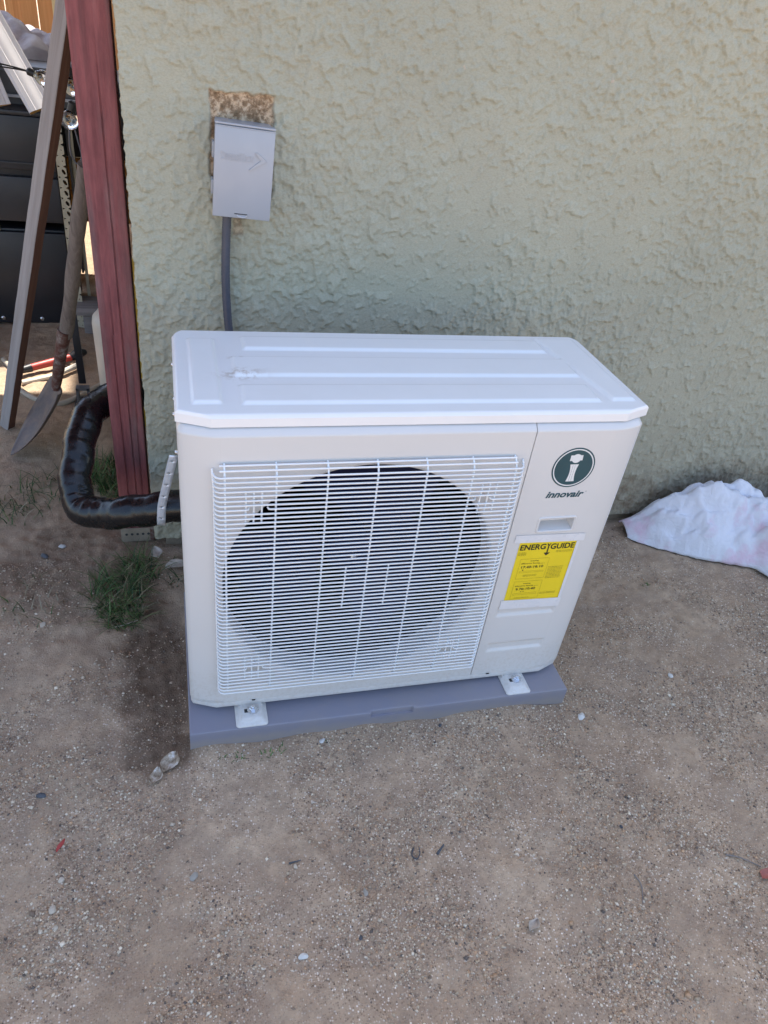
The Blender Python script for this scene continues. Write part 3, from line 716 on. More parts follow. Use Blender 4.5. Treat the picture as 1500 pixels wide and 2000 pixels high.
mb.add(st, [tuple(range(len(st)))], 1)
disc(mb, ex + 0.001, 0.7355, 0.0108, -0.0008, 1)
mb.add([(ex - 0.0135, -0.0006, 0.7295), (ex + 0.0155, -0.0006, 0.7305), (ex + 0.0145, -0.0006, 0.7432), (ex - 0.0135, -0.0006, 0.7432)], [(0, 1, 2, 3)], 1)
for dx in (-0.0025, 0.0025):
    mb.add([(ex + dx - 0.0002, -0.0009, 0.68), (ex + dx + 0.0002, -0.0009, 0.68), (ex + dx + 0.0002, -0.0009, 0.7195), (ex + dx - 0.0002, -0.0009, 0.7195)], [(0, 1, 2, 3)], 0)
mb.build('emblem', [M['green'], M['print_white']], sp, ang=None)
mb = MB(); mb.add(*text_geo('innovair', 0.7525, 0.8420, 0.6365, 0.6530, -0.0005, 0.28, 0.030)); disc(mb, 0.846, 0.6505, 0.0013, -0.0005, 0, 16, 0.0009)
mb.build('brand_lettering', M['green'], sp, ang=None)
def quad(mb, x0, x1, z0, z1, y, mi=0, sk=0.0):
    return mb.add([(x0, y, z0), (x1, y, z0), (x1 + sk, y, z1), (x0 + sk, y, z1)], [(0, 1, 2, 3)], mi)
def sheet(name, pts, y, mat, n=10):
    """thin slightly wavy sheet given four corners (x,z)"""
    (ax, az), (bx, bz), (cx_, cz_), (dx, dz) = pts; P = np.zeros((n, n, 3))
    for i in range(n):
        for j in range(n):
            u, v = j / (n - 1), i / (n - 1)
            x = (ax * (1 - u) + bx * u) * (1 - v) + (dx * (1 - u) + cx_ * u) * v; z = (az * (1 - u) + bz * u) * (1 - v) + (dz * (1 - u) + cz_ * u) * v
            P[i, j] = (x, y - 0.0003 * (perlin(np.array(x * 60.), np.array(z * 60.)) + 0.5), z)
    return MB().grid(P).build(name, mat, sp, ang=80)
sheet('energy_label', [(0.7245, 0.343), (0.8665, 0.3385), (0.8655, 0.5165), (0.7235, 0.519)], -0.0006, M['yellow'])
sheet('tape_strip', [(0.7085, 0.517), (0.8825, 0.5135), (0.8815, 0.535), (0.7090, 0.5385)], -0.0014, M['tape'])
sheet('tape_strip', [(0.7170, 0.3155), (0.8745, 0.3115), (0.8755, 0.339), (0.7170, 0.3435)], -0.0014, M['tape'])
sheet('tape_strip', [(0.8655, 0.339), (0.8725, 0.339), (0.8725, 0.513), (0.8650, 0.513)], -0.0018, M['tape'])
mb = MB(); yp = -0.0015
mb.add(*text_geo('ENERG', 0.7275, 0.7905, 0.4945, 0.5105, yp, 0, 0.022)); mb.add(*text_geo('GUIDE', 0.8025, 0.8625, 0.4935, 0.5095, yp, 0, 0.022))
mb.add([(x, yp, z) for x, z in ((0.7925, 0.5105), (0.7955, 0.5105), (0.7975, 0.506), (0.7995, 0.5103), (0.8022, 0.5103), (0.7988, 0.5035), (0.7988, 0.484), (0.8055, 0.484), (0.7972, 0.4755), (0.7895, 0.484), (0.7960, 0.484), (0.7960, 0.5035))], [tuple(range(12))])
mb.build('label_title', M['black_print'], sp, ang=None); mb = MB()
mb.add(*text_geo('17.40-18.10', 0.744, 0.799, 0.4405, 0.4475, yp, 0, 0.012)); mb.add(*text_geo('9.70-10.40', 0.746, 0.796, 0.3730, 0.3798, yp, 0, 0.012))
mb.add([(0.747, yp, 0.4365), (0.752, yp, 0.4365), (0.7495, yp, 0.4335)], [(0, 1, 2)]); mb.add([(0.765, yp, 0.3695), (0.769, yp, 0.3695), (0.767, yp, 0.367)], [(0, 1, 2)]); mb.add([(0.759, yp, 0.3695), (0.763, yp, 0.3695), (0.761, yp, 0.367)], [(0, 1, 2)])
for t, xa, xb, z in (('Cooling', 0.763, 0.783, 0.4595), ('Efficiency Rating', 0.742, 0.788, 0.4520), ('Heating', 0.762, 0.780, 0.3905), ('Efficiency Rating', 0.743, 0.788, 0.3835)):
    mb.add(*text_geo(t, xa, xb, z, z + 0.0045, yp, 0, 0.004))
tag(mb.build('label_figures', M['black_print'], sp, ang=None), kind='stuff')
mb = MB()
r2 = random.Random(4)
def lines(xa, xb, zs_, h=0.0011):
    for z in zs_:
        x = xa
        while x < xb:
            l = r2.uniform(0.002, 0.007); quad(mb, x, min(x + l, xb), z, z + h, yp); x += l + 0.0012
lines(0.7265, 0.746, (0.487, 0.4835, 0.4800)); lines(0.735, 0.748, (0.4835,)); lines(0.820, 0.860, (0.4875, 0.4840))
lines(0.813, 0.851, [0.4395 - 0.0042 * k for k in range(9)]); lines(0.812, 0.853, (0.3605, 0.3570)); lines(0.790, 0.802, (0.4525, 0.384))
lines(0.754, 0.788, (0.4190, 0.4155)); lines(0.748, 0.786, (0.3485,))
for x0, x1, z0, z1 in ((0.737, 0.8085, 0.4085, 0.4680), (0.7375, 0.8085, 0.3460, 0.4000), (0.742, 0.802, 0.4275, 0.4315), (0.742, 0.801, 0.3585, 0.3630)):
    quad(mb, x0, x1, z0, z0 + 0.0005, yp); quad(mb, x0, x1, z1, z1 + 0.0005, yp); quad(mb, x0, x0 + 0.0005, z0, z1, yp - .0002); quad(mb, x1, x1 + 0.0005, z0, z1, yp - .0002)
tag(mb.build('small_print', M['faint_print'], sp, ang=None), kind='stuff')

# ------------------------------------------------------------------ equipment pad
mb = MB()
nx0, nx1 = 0.424, 0.527
up = [(PX0, PY0), (nx0 - 0.003, PY0), (nx0, PY0 + 0.0065), (nx1, PY0 + 0.0065), (nx1 + 0.003, PY0), (PX1, PY0), (PX1, PY1), (PX0, PY1)]
mb.prism(up, 0.0395, PZ); mb.prism([(PX0, PY0), (PX1, PY0), (PX1, PY1), (PX0, PY1)], -0.03, 0.0395)
me_o = mb.build('equipment_pad', M['pad'], off=(0.47, 0.19, 0), ang=None)
bm = bmesh.new(); bm.from_mesh(me_o.data)
ed = [e for e in bm.edges if e.is_manifold and e.calc_face_angle(0) > 0.5 and (min(v.co.z for v in e.verts) > 0.05 or (abs(e.verts[0].co.x - e.verts[1].co.x) < 1e-5 and abs(e.verts[0].co.y - e.verts[1].co.y) < 1e-5 and min(abs(v.co.x - (PX0 - 0.47)) for v in e.verts) < 1e-3))]
bmesh.ops.bevel(bm, geom=[e for e in ed if min(v.co.z for v in e.verts) > 0.05], offset=0.0045, segments=3, profile=0.5, affect='EDGES')
bm.to_mesh(me_o.data); bm.free(); smooth(me_o.data, 40)
tag(me_o, 'blue grey plastic equipment pad under the heat pump', 'equipment pad')

# ------------------------------------------------------------------ disconnect box and conduit on the wall
db = empty('disconnect_box', (0.168, HY0, 1.1), 'grey metal electrical disconnect box fixed to the stucco wall', 'electrical box')
def bx(v): return v
RB = Matrix.Translation((0.168, 0, 1.1095)) @ Matrix.Rotation(R_(2.6), 4, 'Y')
MB().box(-0.0610, 0.0600, 0.628, 0.698, -0.091, 0.093, M=RB).build('back_box', M['box'], db, bevel=0.002)
mb = MB(); mb.box(-0.0645, 0.0640, 0.6175, 0.6265, -0.0965, 0.0895, M=RB)
cv = mb.build('cover', M['box'], db, bevel=0.0018)
MB().box(-0.0648, 0.0645, 0.6195, 0.645, 0.0918, 0.0960, M=RB).build('hinge_strip', M['box'], db, bevel=0.0012)
MB().box(-0.0646, 0.0643, 0.6165, 0.6215, 0.0885, 0.0905, M=RB).build('hinge_lip', M['box'], cv, bevel=0.0008)
for za, zb_ in ((0.02, 0.052), (-0.055, -0.025)):
    MB().box(-0.0675, -0.0612, 0.640, 0.67, za, zb_, M=RB).build('side_knockout', M['box'], db, bevel=0.001)
mb = MB()
def emb(txt, x0, x1, z0, z1, off):
    v, f = text_geo(txt, x0, x1, z0, z1, 0.6176, 0, off, 0.012)
    ys_ = [p[1] for p in v]; lo, hi = min(ys_), max(ys_)
    v = [RB @ Vector((x, 0.6178 - 0.0014 * (hi - y) / max(1e-9, hi - lo), z)) for x, y, z in v]; mb.add(v, f)
emb('D', -0.0505, -0.0415, 0.0235, 0.0405, 0.01); emb('IVERSI', -0.0405, -0.0105, 0.0235, 0.0365, 0.01); emb('T', -0.0100, -0.0010, 0.0235, 0.0405, 0.01); emb('ECH', -0.0005, 0.0195, 0.0235, 0.0365, 0.01)
ar = [(0.0225, 0.0445), (0.0275, 0.0445), (0.0485, 0.0300), (0.0150, 0.0080), (0.0105, 0.0080), (0.0360, 0.0300)]
mb.prism(ar, 0.0, 0.0030, RB @ Matrix.Translation((0, 0.6176, 0)) @ Matrix.Rotation(R_(90), 4, 'X'))
mb.build('embossed_lettering', M['box'], cv, ang=30)
MB().box(-0.0165, 0.0125, 0.6168, 0.6178, -0.0880, -0.0862, M=RB).build('latch_slot', M['seam'], cv)
mb = MB()
mb.tube([RB @ Vector((0.0005 + 0.0110 * math.cos(R_(a)), 0.6165, -0.0885 + 0.0048 * math.sin(R_(a)))) for a in range(180, 361, 20)], 0.0016, 6); mb.build('latch_tab', M['lightgrey'], cv)

cd = empty('conduit', (0.135, 0.66, 0.6), 'grey flexible conduit running down from the electrical box', 'conduit')
def cat(pts, n=12):
    P = [Vector(p) for p in pts]; P = [P[0] * 2 - P[1]] + P + [P[-1] * 2 - P[-2]]; out = []
    for i in range(1, len(P) - 2):
        for k in range(n):
            t = k / n
            out.append(0.5 * ((2 * P[i]) + (-P[i - 1] + P[i + 1]) * t + (2 * P[i - 1] - 5 * P[i] + 4 * P[i + 1] - P[i + 2]) * t * t + (-P[i - 1] + 3 * P[i] - 3 * P[i + 1] + P[i + 2]) * t ** 3))
    return out + [P[-2]]
cp = cat([(0.1345, 0.66, 1.010), (0.132, 0.66, 0.95), (0.1305, 0.66, 0.87), (0.133, 0.66, 0.79), (0.141, 0.655, 0.70), (0.158, 0.64, 0.60), (0.2, 0.60, 0.48), (0.28, 0.52, 0.42), (0.34, 0.40, 0.40)], 30)
MB().tube(cp, [0.0103 + 0.0003 * math.sin(i * 2.1) for i in range(len(cp))], 14).build('conduit_sleeve', M['conduit'], cd, ang=60)
MB().lathe([(0.0135, 1.004), (0.0135, 1.012), (0.0155, 1.013), (0.0155, 1.024)], 8, Matrix.Translation((0.1345, 0.66, 0))).build('conduit_fitting', M['conduit'], cd)

# ------------------------------------------------------------------ wrapped line set and its strap
path = cat([(0.30, 0.455, 0.345), (0.12, 0.455, 0.338), (-0.03, 0.457, 0.328), (-0.12, 0.478, 0.303), (-0.195, 0.515, 0.274), (-0.243, 0.548, 0.263), (-0.268, 0.585, 0.278), (-0.270, 0.645, 0.326), (-0.258, 0.715, 0.376), (-0.243, 0.775, 0.410), (-0.216, 0.83, 0.424), (-0.178, 0.885, 0.420), (-0.135, 0.92, 0.415), (-0.07, 0.93, 0.41)], 16)
K = len(path); NR = 44; V = []; nrm = Vector((0, 0, 1)); acc = 0
for i, p in enumerate(path):
    t = (path[min(i + 1, K - 1)] - path[max(i - 1, 0)]).normalized(); nrm = (nrm - t * nrm.dot(t)).normalized(); b = t.cross(nrm)
    if i: acc += (p - path[i - 1]).length
    cur = (path[min(i + 6, K - 1)] - p).normalized() - (p - path[max(i - 6, 0)]).normalized()
    for j in range(NR):
        a = 2 * math.pi * j / NR; dr = nrm * math.cos(a) + b * math.sin(a)
        ph = acc / 0.031 + j / NR
        saw = (ph % 1.0)
        comp = max(0.0, dr.dot(cur)) * 1.2
        r = 0.0415 + 0.0013 * saw + 0.0036 * comp * math.sin(acc * 230 + 2.5 * math.sin(3 * a)) + 0.0018 * float(perlin(np.array(acc * 16.), np.array(j / NR * 6.))) + 0.002 * math.sin(acc * 60 + a)
        V.append(p + dr * r)
F = grid_faces(K, NR).tolist() + [[i * NR + NR - 1, i * NR, (i + 1) * NR, (i + 1) * NR + NR - 1] for i in range(K - 1)]
mb = MB(); mb.add(V, [tuple(f) for f in F]); ls = mb.build('wrapped_pipe', M['wrap'], off=(-0.2, 0.6, 0.27), ang=70)
tag(ls, 'black vinyl wrapped refrigerant line bending up beside the red post', 'pipe')
mb = MB()
sp_pts = cat([(-0.010, 0.385, 0.528), (-0.015, 0.387, 0.510), (-0.023, 0.391, 0.475), (-0.032, 0.396, 0.435), (-0.040, 0.400, 0.400), (-0.046, 0.4055, 0.368), (-0.050, 0.4095, 0.325), (-0.051, 0.424, 0.296), (-0.051, 0.448, 0.282), (-0.051, 0.475, 0.286)], 10)
hw = 0.0108; seglen = 0.0125
L = [0.0]
for i in range(1, len(sp_pts)): L.append(L[-1] + (sp_pts[i] - sp_pts[i - 1]).length)
def at_len(s):
    for i in range(1, len(L)):
        if L[i] >= s: 
            k = (s - L[i - 1]) / (L[i] - L[i - 1]); return sp_pts[i - 1].lerp(sp_pts[i], k)
    return sp_pts[-1]
ns = int(L[-1] / seglen)
for q in range(ns):
    s0 = q * seglen; ctr = at_len(s0 + seglen / 2); d = (at_len(s0 + seglen) - at_len(s0)).normalized(); xd = Vector((0.97, 0.0, -0.10))
    rr = 0.0019 if q % 3 == 1 else 0.0006; sq = [];  hl = []
    for k in range(8):
        a = R_(45 * k); cx_, cy_ = math.cos(a), math.sin(a); m_ = max(abs(cx_), abs(cy_))
        off_s = cy_ / m_ * seglen / 2
        pc_ = at_len(max(0, s0 + seglen / 2 + off_s)); sq.append(pc_ + xd * (cx_ / m_ * hw))
        hl.append(ctr + xd * (cx_ * rr) + d * (cy_ * rr))
    if q % 3 == 1: mb.add(sq + hl, [(k, (k + 1) % 8, 8 + (k + 1) % 8, 8 + k) for k in range(8)])
    else: mb.add(sq, [tuple(range(8))])
stp = mb.build('pipe_strap', M['galv'], off=(-0.03, 0.39, 0.4), ang=60, weld=0.0004)
md = stp.modifiers.new('thick', 'SOLIDIFY'); md.thickness = 0.0008
tag(stp, 'shiny perforated metal strap holding the black wrapped pipe', 'strap')

# ------------------------------------------------------------------ red post
pp = empty('wooden_post', (-0.134, 0.79, 0), 'weathered red stained wooden post at the corner of the stucco wall', 'post')
QX0, QX1, QY0, QY1 = -0.1785, -0.0915, 0.745, 0.834
zs = np.linspace(0.012, 2.42, 260); per = []
NF = 30
for k in range(NF): per.append((QX0 + (QX1 - QX0) * k / NF, QY0, 0, -1))
for k in range(6): per.append((QX1, QY0 + (QY1 - QY0) * k / 6, 1, 0))
for k in range(6): per.append((QX1 - (QX1 - QX0) * k / 6, QY1, 0, 1))
for k in range(6): per.append((QX0, QY1 - (QY1 - QY0) * k / 6, -1, 0))
mb = MB(); V = []
for z in zs:
    ck = [NF * 0.62 + 2.2 * float(perlin(np.array(z * 1.4), np.array(0.3))), NF * 0.34 + 2.5 * float(perlin(np.array(z * 1.1 + 7), np.array(0.7))), NF * 0.83 + 1.5 * float(perlin(np.array(z * 1.7 + 3), np.array(1.7)))]
    dp = [0.0040 * float(sst(1.45, 1.1, z)), 0.0032 * float(sst(0.95, 0.6, z)), 0.0028 * float(sst(0.75, 0.3, z))]
    for i, (x, y, nx, ny) in enumerate(per):
        dd = 0.0007 * float(perlin(np.array(x * 60. + y * 40), np.array(z * 8.)))
        c = 0.0012 if i in (0, NF, NF + 6, NF + 12) else 0.0
        cxv = 0.5 * (QX0 + QX1) - x; cyv = 0.5 * (QY0 + QY1) - y
        if i < NF:
            for cc, dd_ in zip(ck, dp):
                if round(cc) == i: dd -= dd_                                   # long drying checks
        V.append((x + nx * dd + (c if cxv > 0 else -c) * (1 if c else 0), y + ny * dd + (c if cyv > 0 else -c) * (1 if c else 0), z))
n = len(per); F = [(i * n + j, i * n + (j + 1) % n, (i + 1) * n + (j + 1) % n, (i + 1) * n + j) for i in range(len(zs) - 1) for j in range(n)]
F.append(tuple(range(n - 1, -1, -1))); mb.add(V, F); mb.build('timber', M['post'], pp, ang=40)
pb = MB().box(QX0 - 0.004, QX1 + 0.002, QY0 - 0.006, QY0 - 0.003, 0.0, 0.05).build('base_plate', M['concrete'], pp)
for k in range(5):
    MB().lathe([(0.004, 0), (0.004, 0.001)], 10, Matrix.Translation((QX0 + 0.012 + k * 0.016, QY0 - 0.0062, 0.028)) @ Matrix.Rotation(R_(90), 4, 'X')).build('nail_hole', M['seam'], pb)
MB().box(QX1 - 0.006, QX1 + 0.005, QY0 - 0.010, QY0 - 0.0065, 0.005, 0.11).build('rusty_strap', M['rust'], pp)

# ------------------------------------------------------------------ towel by the wall on the right
xsT = np.linspace(1.515, 2.45, 190); NV = 110
fy = lambda x: np.interp(x, [1.50, 1.54, 1.60, 1.67, 1.75, 1.84, 1.90, 1.93, 1.97, 2.05, 2.2, 2.5], [0.615, 0.575, 0.530, 0.490, 0.452, 0.420, 0.395, 0.335, 0.300, 0.27, 0.26, 0.26])
Hh = lambda x: np.interp(x, [1.50, 1.53, 1.56, 1.60, 1.66, 1.72, 1.79, 1.88, 1.99, 2.1, 2.5], [0.015, 0.042, 0.062, 0.115, 0.170, 0.205, 0.228, 0.212, 0.178, 0.165, 0.15])
U, Vv = np.meshgrid(xsT, np.linspace(0, 1, NV))
prof = np.where(Vv < 0.25, 0.55 + 0.45 * sst(0, 0.25, Vv), np.clip(1 - ((Vv - 0.25) / 0.75) ** 1.7, 0, 1) ** 0.8)
TY = 0.672 - (0.672 - fy(U)) * Vv
fold = 0.012 * np.sin((U * 0.7 + TY * 1.3) * 42 + 5 * fbm(U * 4, TY * 4, 2)) * sst(0.0, 0.4, Vv) * sst(1.0, 0.75, Vv) * sst(1.55, 1.7, U) + 0.022 * fbm(U * 7, TY * 9 + 3, 3) * sst(1.0, 0.8, Vv) * sst(1.52, 1.62, U)
ang_ = np.arctan2(0.66 - TY, U - 1.47)
fold = fold + 0.010 * np.sin(ang_ * 30 + 4 * fbm(U * 5, TY * 5, 2)) * sst(0.05, 0.3, Vv) * sst(1.0, 0.85, Vv) * sst(1.53, 1.66, U) - 0.055 * np.abs(fbm(U * 8 + 2 * TY, TY * 12 - U * 3, 3)) * sst(1.0, 0.8, Vv) * sst(1.54, 1.7, U)
ridge = 0.022 * np.exp(-((TY - 0.54 + 0.35 * (U - 1.6)) / 0.02) ** 2) * sst(1.6, 1.75, U)
TZ = 0.006 + Hh(U) * prof * (1 + 0.06 * fbm(U * 12, TY * 12, 2)) + fold + ridge * sst(1.0, 0.7, Vv)
TZ = np.maximum(TZ, 0.004 + ground_h(U, TY))
P = np.stack([U, TY + 0.006 * fbm(U * 30, Vv * 3, 2) * (Vv > 0.9), TZ], -1)
mb = MB(); mb.grid(P); tw = mb.build('white_towel', M['cloth'], off=(1.8, 0.5, 0), ang=180)
md = tw.modifiers.new('thick', 'SOLIDIFY'); md.thickness = 0.004; md.offset = 1
tag(tw, 'crumpled white cloth with pink stains heaped against the wall base', 'cloth')
hem = MB().tube([(float(x), float(fy(x)) + 0.012, float(max(0.009, gz(float(x), float(fy(x))) + 0.012))) for x in xsT[6::3]], 0.0045, 6).build('hem', M['cloth'], tw, ang=80)

# ------------------------------------------------------------------ yard clutter on the left
# leaning stake
def leaning(name, a, b, wx, wy, up, mats, label, cat_):
    mb = MB(); a = Vector(a); b = Vector(b); d = (b - a).normalized(); x = d.cross(Vector(up)).normalized(); y = x.cross(d).normalized()
    NS = 40; V = []; Ls = (b - a).length
    for i in range(NS + 1):
        for sx, sy in ((-1, -1), (1, -1), (1, 1), (-1, 1)):
            j = 0.0008 * (rnd.random() - 0.5)
            V.append((sx * wx / 2 + j, sy * wy / 2 + j, Ls * i / NS))
    F = []; mi = []
    mb.v = [tuple(v) for v in V]
    for i in range(NS):
        for k in range(4):
            mb.f.append((i * 4 + k, i * 4 + (k + 1) % 4, (i + 1) * 4 + (k + 1) % 4, (i + 1) * 4 + k)); mb.m.append(1 if k in (1, 3) else 0)
    mb.f += [(3, 2, 1, 0), tuple(NS * 4 + k for k in range(4))]; mb.m += [1, 1]
    o = mb.build(name, mats, off=(0, 0, 0), bevel=0.0015, seg=1, ang=30)
    o.location = a; o.rotation_euler = Matrix((x, -y, d)).transposed().to_euler()
    return tag(o, label, cat_)
leaning('wooden_stake', (-0.608, 1.465, 0.004), (-0.132, 0.885, 1.56), 0.037, 0.036, (-0.62, -1, 0.1), [M['stake'], M['stake_side']], 'long grey wooden stake leaning against the red post', 'stake')

# shovel
sh = empty('shovel', (-0.5, 1.3, 0), 'rusty shovel with worn wooden handle leaning left of the red post', 'shovel')
hb, ht = Vector((-0.395, 1.315, 0.245)), Vector((-0.188, 1.005, 1.02))
hd = (ht - hb).normalized()
hpth = [hb + (ht - hb) * t + Vector((0.006 * math.sin(t * 5), 0.004 * math.sin(t * 7), 0)) for t in np.linspace(0.28, 1, 16)]
MB().tube(hpth, [0.0205 + 0.0012 * math.sin(i * 1.3) for i in range(16)], 14).build('handle', M['handle'], sh, ang=60)
sock = [hb + (ht - hb) * t for t in np.linspace(-0.02, 0.31, 9)]
MB().tube(sock, [0.014, 0.0165, 0.0175, 0.0190, 0.0182, 0.0188, 0.0196, 0.0205, 0.0212], 14).build('socket', M['rust'], sh, ang=60)
tip = Vector((-0.562, 1.255, 0.004)); top = hb - hd * 0.005
ax = (top - tip); Lb = ax.length; ax.normalize()
vw = Vector((-0.19, 0.85, -0.49)); pv = ax.cross(vw).normalized(); side = vw * 0.95 + pv * 0.24; side = (side - ax * side.dot(ax)).normalized(); nb = ax.cross(side).normalized()
NB = 20; P = np.zeros((NB, 13, 3))
for i in range(NB):
    t = i / (NB - 1); hwid = 0.105 * (math.sin(min(1, t / 0.62) * math.pi / 2) ** 0.75 if t < 0.62 else 1.0)
    hwid *= 1.0 if t < 0.9 else 1.0 - 0.12 * (t - 0.9) / 0.1
    for j in range(13):
        s_ = -1 + 2 * j / 12
        p = tip + ax * (t * Lb) + side * (s_ * max(hwid, 0.004)) + nb * (0.030 * (s_ * s_ - 1) * hwid / 0.105 + 0.02 * (t - 0.5) ** 2)
        P[i, j] = p
bl_ = MB().grid(P).build('blade', M['blade'], sh, ang=70); md = bl_.modifiers.new('thick', 'SOLIDIFY'); md.thickness = 0.0028

# storage cabinet
cb = empty('storage_cabinet', (-0.85, 2.65, 0), 'black plastic storage cabinet standing behind the leaning stake', 'cabinet')
KX0, KX1, KY0, KY1 = -1.35, -0.445, 2.42, 2.86
mb = MB().box(KX0 + .01, KX1 - .005, KY0 + 0.03, KY1, 0.02, 0.432).box(KX0 + .01, KX1 - .005, KY0 + 0.03, KY1, 0.462, 0.885)
mb.build('carcass', M['black'], cb, bevel=0.004)
MB().box(KX0, KX1, KY0, KY0 + 0.028, 0.012, 0.425).build('lower_door', M['black'], cb, bevel=0.004)
MB().box(KX0, KX1, KY0 + .004, KY0 + 0.0295, 0.470, 0.652).build('middle_drawer', M['black2'], cb, bevel=0.006)
ud = MB().box(KX0, KX1, KY0, KY0 + 0.028, 0.682, 0.885).build('upper_drawer', M['black2'], cb, bevel=0.006)
MB().box(KX0 + .002, KX1 - .002, KY0 - 0.006, KY0 - 0.0005, 0.703, 0.712).build('drawer_lip', M['black2'], ud, bevel=0.002)
MB().box(KX0 - .01, KX1 + .01, KY0 - 0.012, KY1 + .01, 0.888, 0.906).build('cabinet_top', M['black2'], cb, bevel=0.005)
for x in (-0.59, -0.755):
    MB().lathe([(0.009, 0), (0.009, 0.004), (0.005, 0.007)], 10, Matrix.Translation((x, KY0 - 0.0005, 0.035)) @ Matrix.Rotation(R_(90), 4, 'X')).build('bolt', M['zinc'], cb)
MB().box(-0.72, -0.705, KY0 + 0.001, KY0 + 0.02, 0.428, 0.465).build('spacer', M['cream'], cb)
for x0, x1, z0, z1 in ((-0.72, -0.69, 0.53, 0.545), (-0.715, -0.685, 0.57, 0.583)):
    MB().box(x0, x1, KY0 - 0.003, KY0 + 0.003, z0, z1).build('drawer_badge', M['grey_tote'], cb, bevel=0.002)

# slotted shelf upright beside the cabinet
su = empty('shelf_upright', (-0.41, 2.38, 0), 'cream slotted metal shelf upright beside the black cabinet', 'shelf upright')
mb = MB(); ux0, ux1 = -0.437, -0.402; nz_ = 22; z0u = 0.0; stp_z = 0.042
for k in range(nz_):
    za = z0u + k * stp_z; zc = za + stp_z / 2; xc = ux0 + 0.024
    sq = []; hl = []
    for q in range(10):
        a = 2 * math.pi * q / 10; c_, s_ = math.cos(a), math.sin(a); m_ = max(abs(c_) / 1, abs(s_) / 1)
        sq.append(((ux0 + ux1) / 2 + c_ / m_ * (ux1 - ux0) / 2, 2.384, zc + s_ / m_ * stp_z / 2))
        big_ = 1.0 if 11 <= k <= 16 else 0.25
        hl.append((xc + (c_ * 0.0065 - s_ * 0.004) * big_, 2.384, zc + s_ * 0.0105 * big_))
    mb.add(sq + hl, [(q, (q + 1) % 10, 10 + (q + 1) % 10, 10 + q) for q in range(10)])
fl = mb.build('slotted_face', M['cream'], su, ang=None); md = fl.modifiers.new('thick', 'SOLIDIFY'); md.thickness = 0.002
MB().box(ux0 - 0.001, ux0 + 0.0015, 2.386, 2.42, 0.0, 0.924).build('flange', M['cream'], su)
MB().box(-0.385, -0.372, 2.47, 2.476, 0.0, 0.90).build('rear_strip', M['cream'], su)
MB().box(-0.395, -0.386, 2.44, 2.6, 0.25, 0.88).build('dark_panel', M['black'], su)

# orange drawer unit, planks, dark backdrop things behind the post
ou = empty('wooden_crate', (-0.3, 3.1, 0), 'orange varnished wooden crate in the shade behind the red post', 'crate')
for k in range(4):
    MB().box(-0.52, -0.13, 2.98, 3.0, 0.33 + k * 0.075, 0.33 + k * 0.075 + 0.071).build('slat', M['orange'], ou, bevel=0.002)
for x in (-0.52, -0.16): MB().box(x, x + 0.03, 3.002, 3.4, 0.0, 0.63).build('side_board', M['orange'], ou)
MB().box(-0.56, -0.10, 2.97, 3.42, 0.632, 0.97).build('dark_bin', M['black'], ou, bevel=0.01)
gp = empty('old_plank', (-0.3, 2.5, 0), 'grey old plank lying on blocks behind the shovel', 'plank')
MB().box(-0.43, -0.10, 2.30, 2.46, 0.10, 0.135).build('plank', M['plank'], gp, bevel=0.003)
for x in (-0.40, -0.16): MB().box(x, x + 0.04, 2.32, 2.44, -0.01, 0.0995).build('block', M['plank'], gp, bevel=0.003)

# grey tote with pale rim on the cabinet
gt = empty('storage_tote', (-0.7, 2.7, 0.906), 'grey plastic tote on the black cabinet behind the white mouldings', 'tote')
mb = MB(); L = []
for ins, z in ((0.03, 0.907), (0.012, 1.025), (0.0, 1.027), (0.0, 1.05), (0.012, 1.052)):
    L.append([(x, y, z) for x, y in rrect(-1.15 + ins, -0.30 - ins, 2.52 + ins, 2.93 - ins, 0.03)])
loft(mb, L); mb.build('tub', M['grey_tote'], gt)
MB().box(-1.10, -0.335, 2.522, 2.53, 0.935, 0.945).build('rim_strip', M['lightgrey'], gt)

# white mouldings
def moulding(a, b, wdt, up, label):
    a = Vector(a); b = Vector(b); d = (b - a).normalized(); x = d.cross(Vector(up)).normalized(); y = x.cross(d).normalized()
    prof = [(-0.5, 0), (0.5, 0), (0.5, 0.10), (0.46, 0.13), (0.30, 0.13), (0.27, 0.17), (0.18, 0.19), (0.05, 0.27), (-0.12, 0.31), (-0.2, 0.31), (-0.22, 0.36), (-0.40, 0.37), (-0.5, 0.30)]
    mb = MB(); n = len(prof); V = [p + x * (u * wdt) + y * (v * wdt * 0.8) for p in (a, b) for u, v in prof]
    mb.v = [tuple(v) for v in V]
    mb.f = [tuple(range(n - 1, -1, -1)), tuple(range(n, 2 * n))] + [(i, (i + 1) % n, n + (i + 1) % n, n + i) for i in range(n)]; mb.m = [1, 1] + [0] * n
    o = mb.build('crown_moulding', [M['mould'], M['mdf']], off=tuple(a), ang=25)
    return tag(o, label, 'moulding', 'white mouldings on the black cabinet')
moulding((-0.470, 2.41, 0.914), (-0.80, 2.67, 1.50), 0.098, (0.1, -1, 0.45), 'longer white primed moulding sloping down to the grey stake')
moulding((-0.620, 2.41, 0.914), (-0.78, 2.60, 1.36), 0.080, (0.1, -1, 0.45), 'white primed moulding at the left edge of the picture')

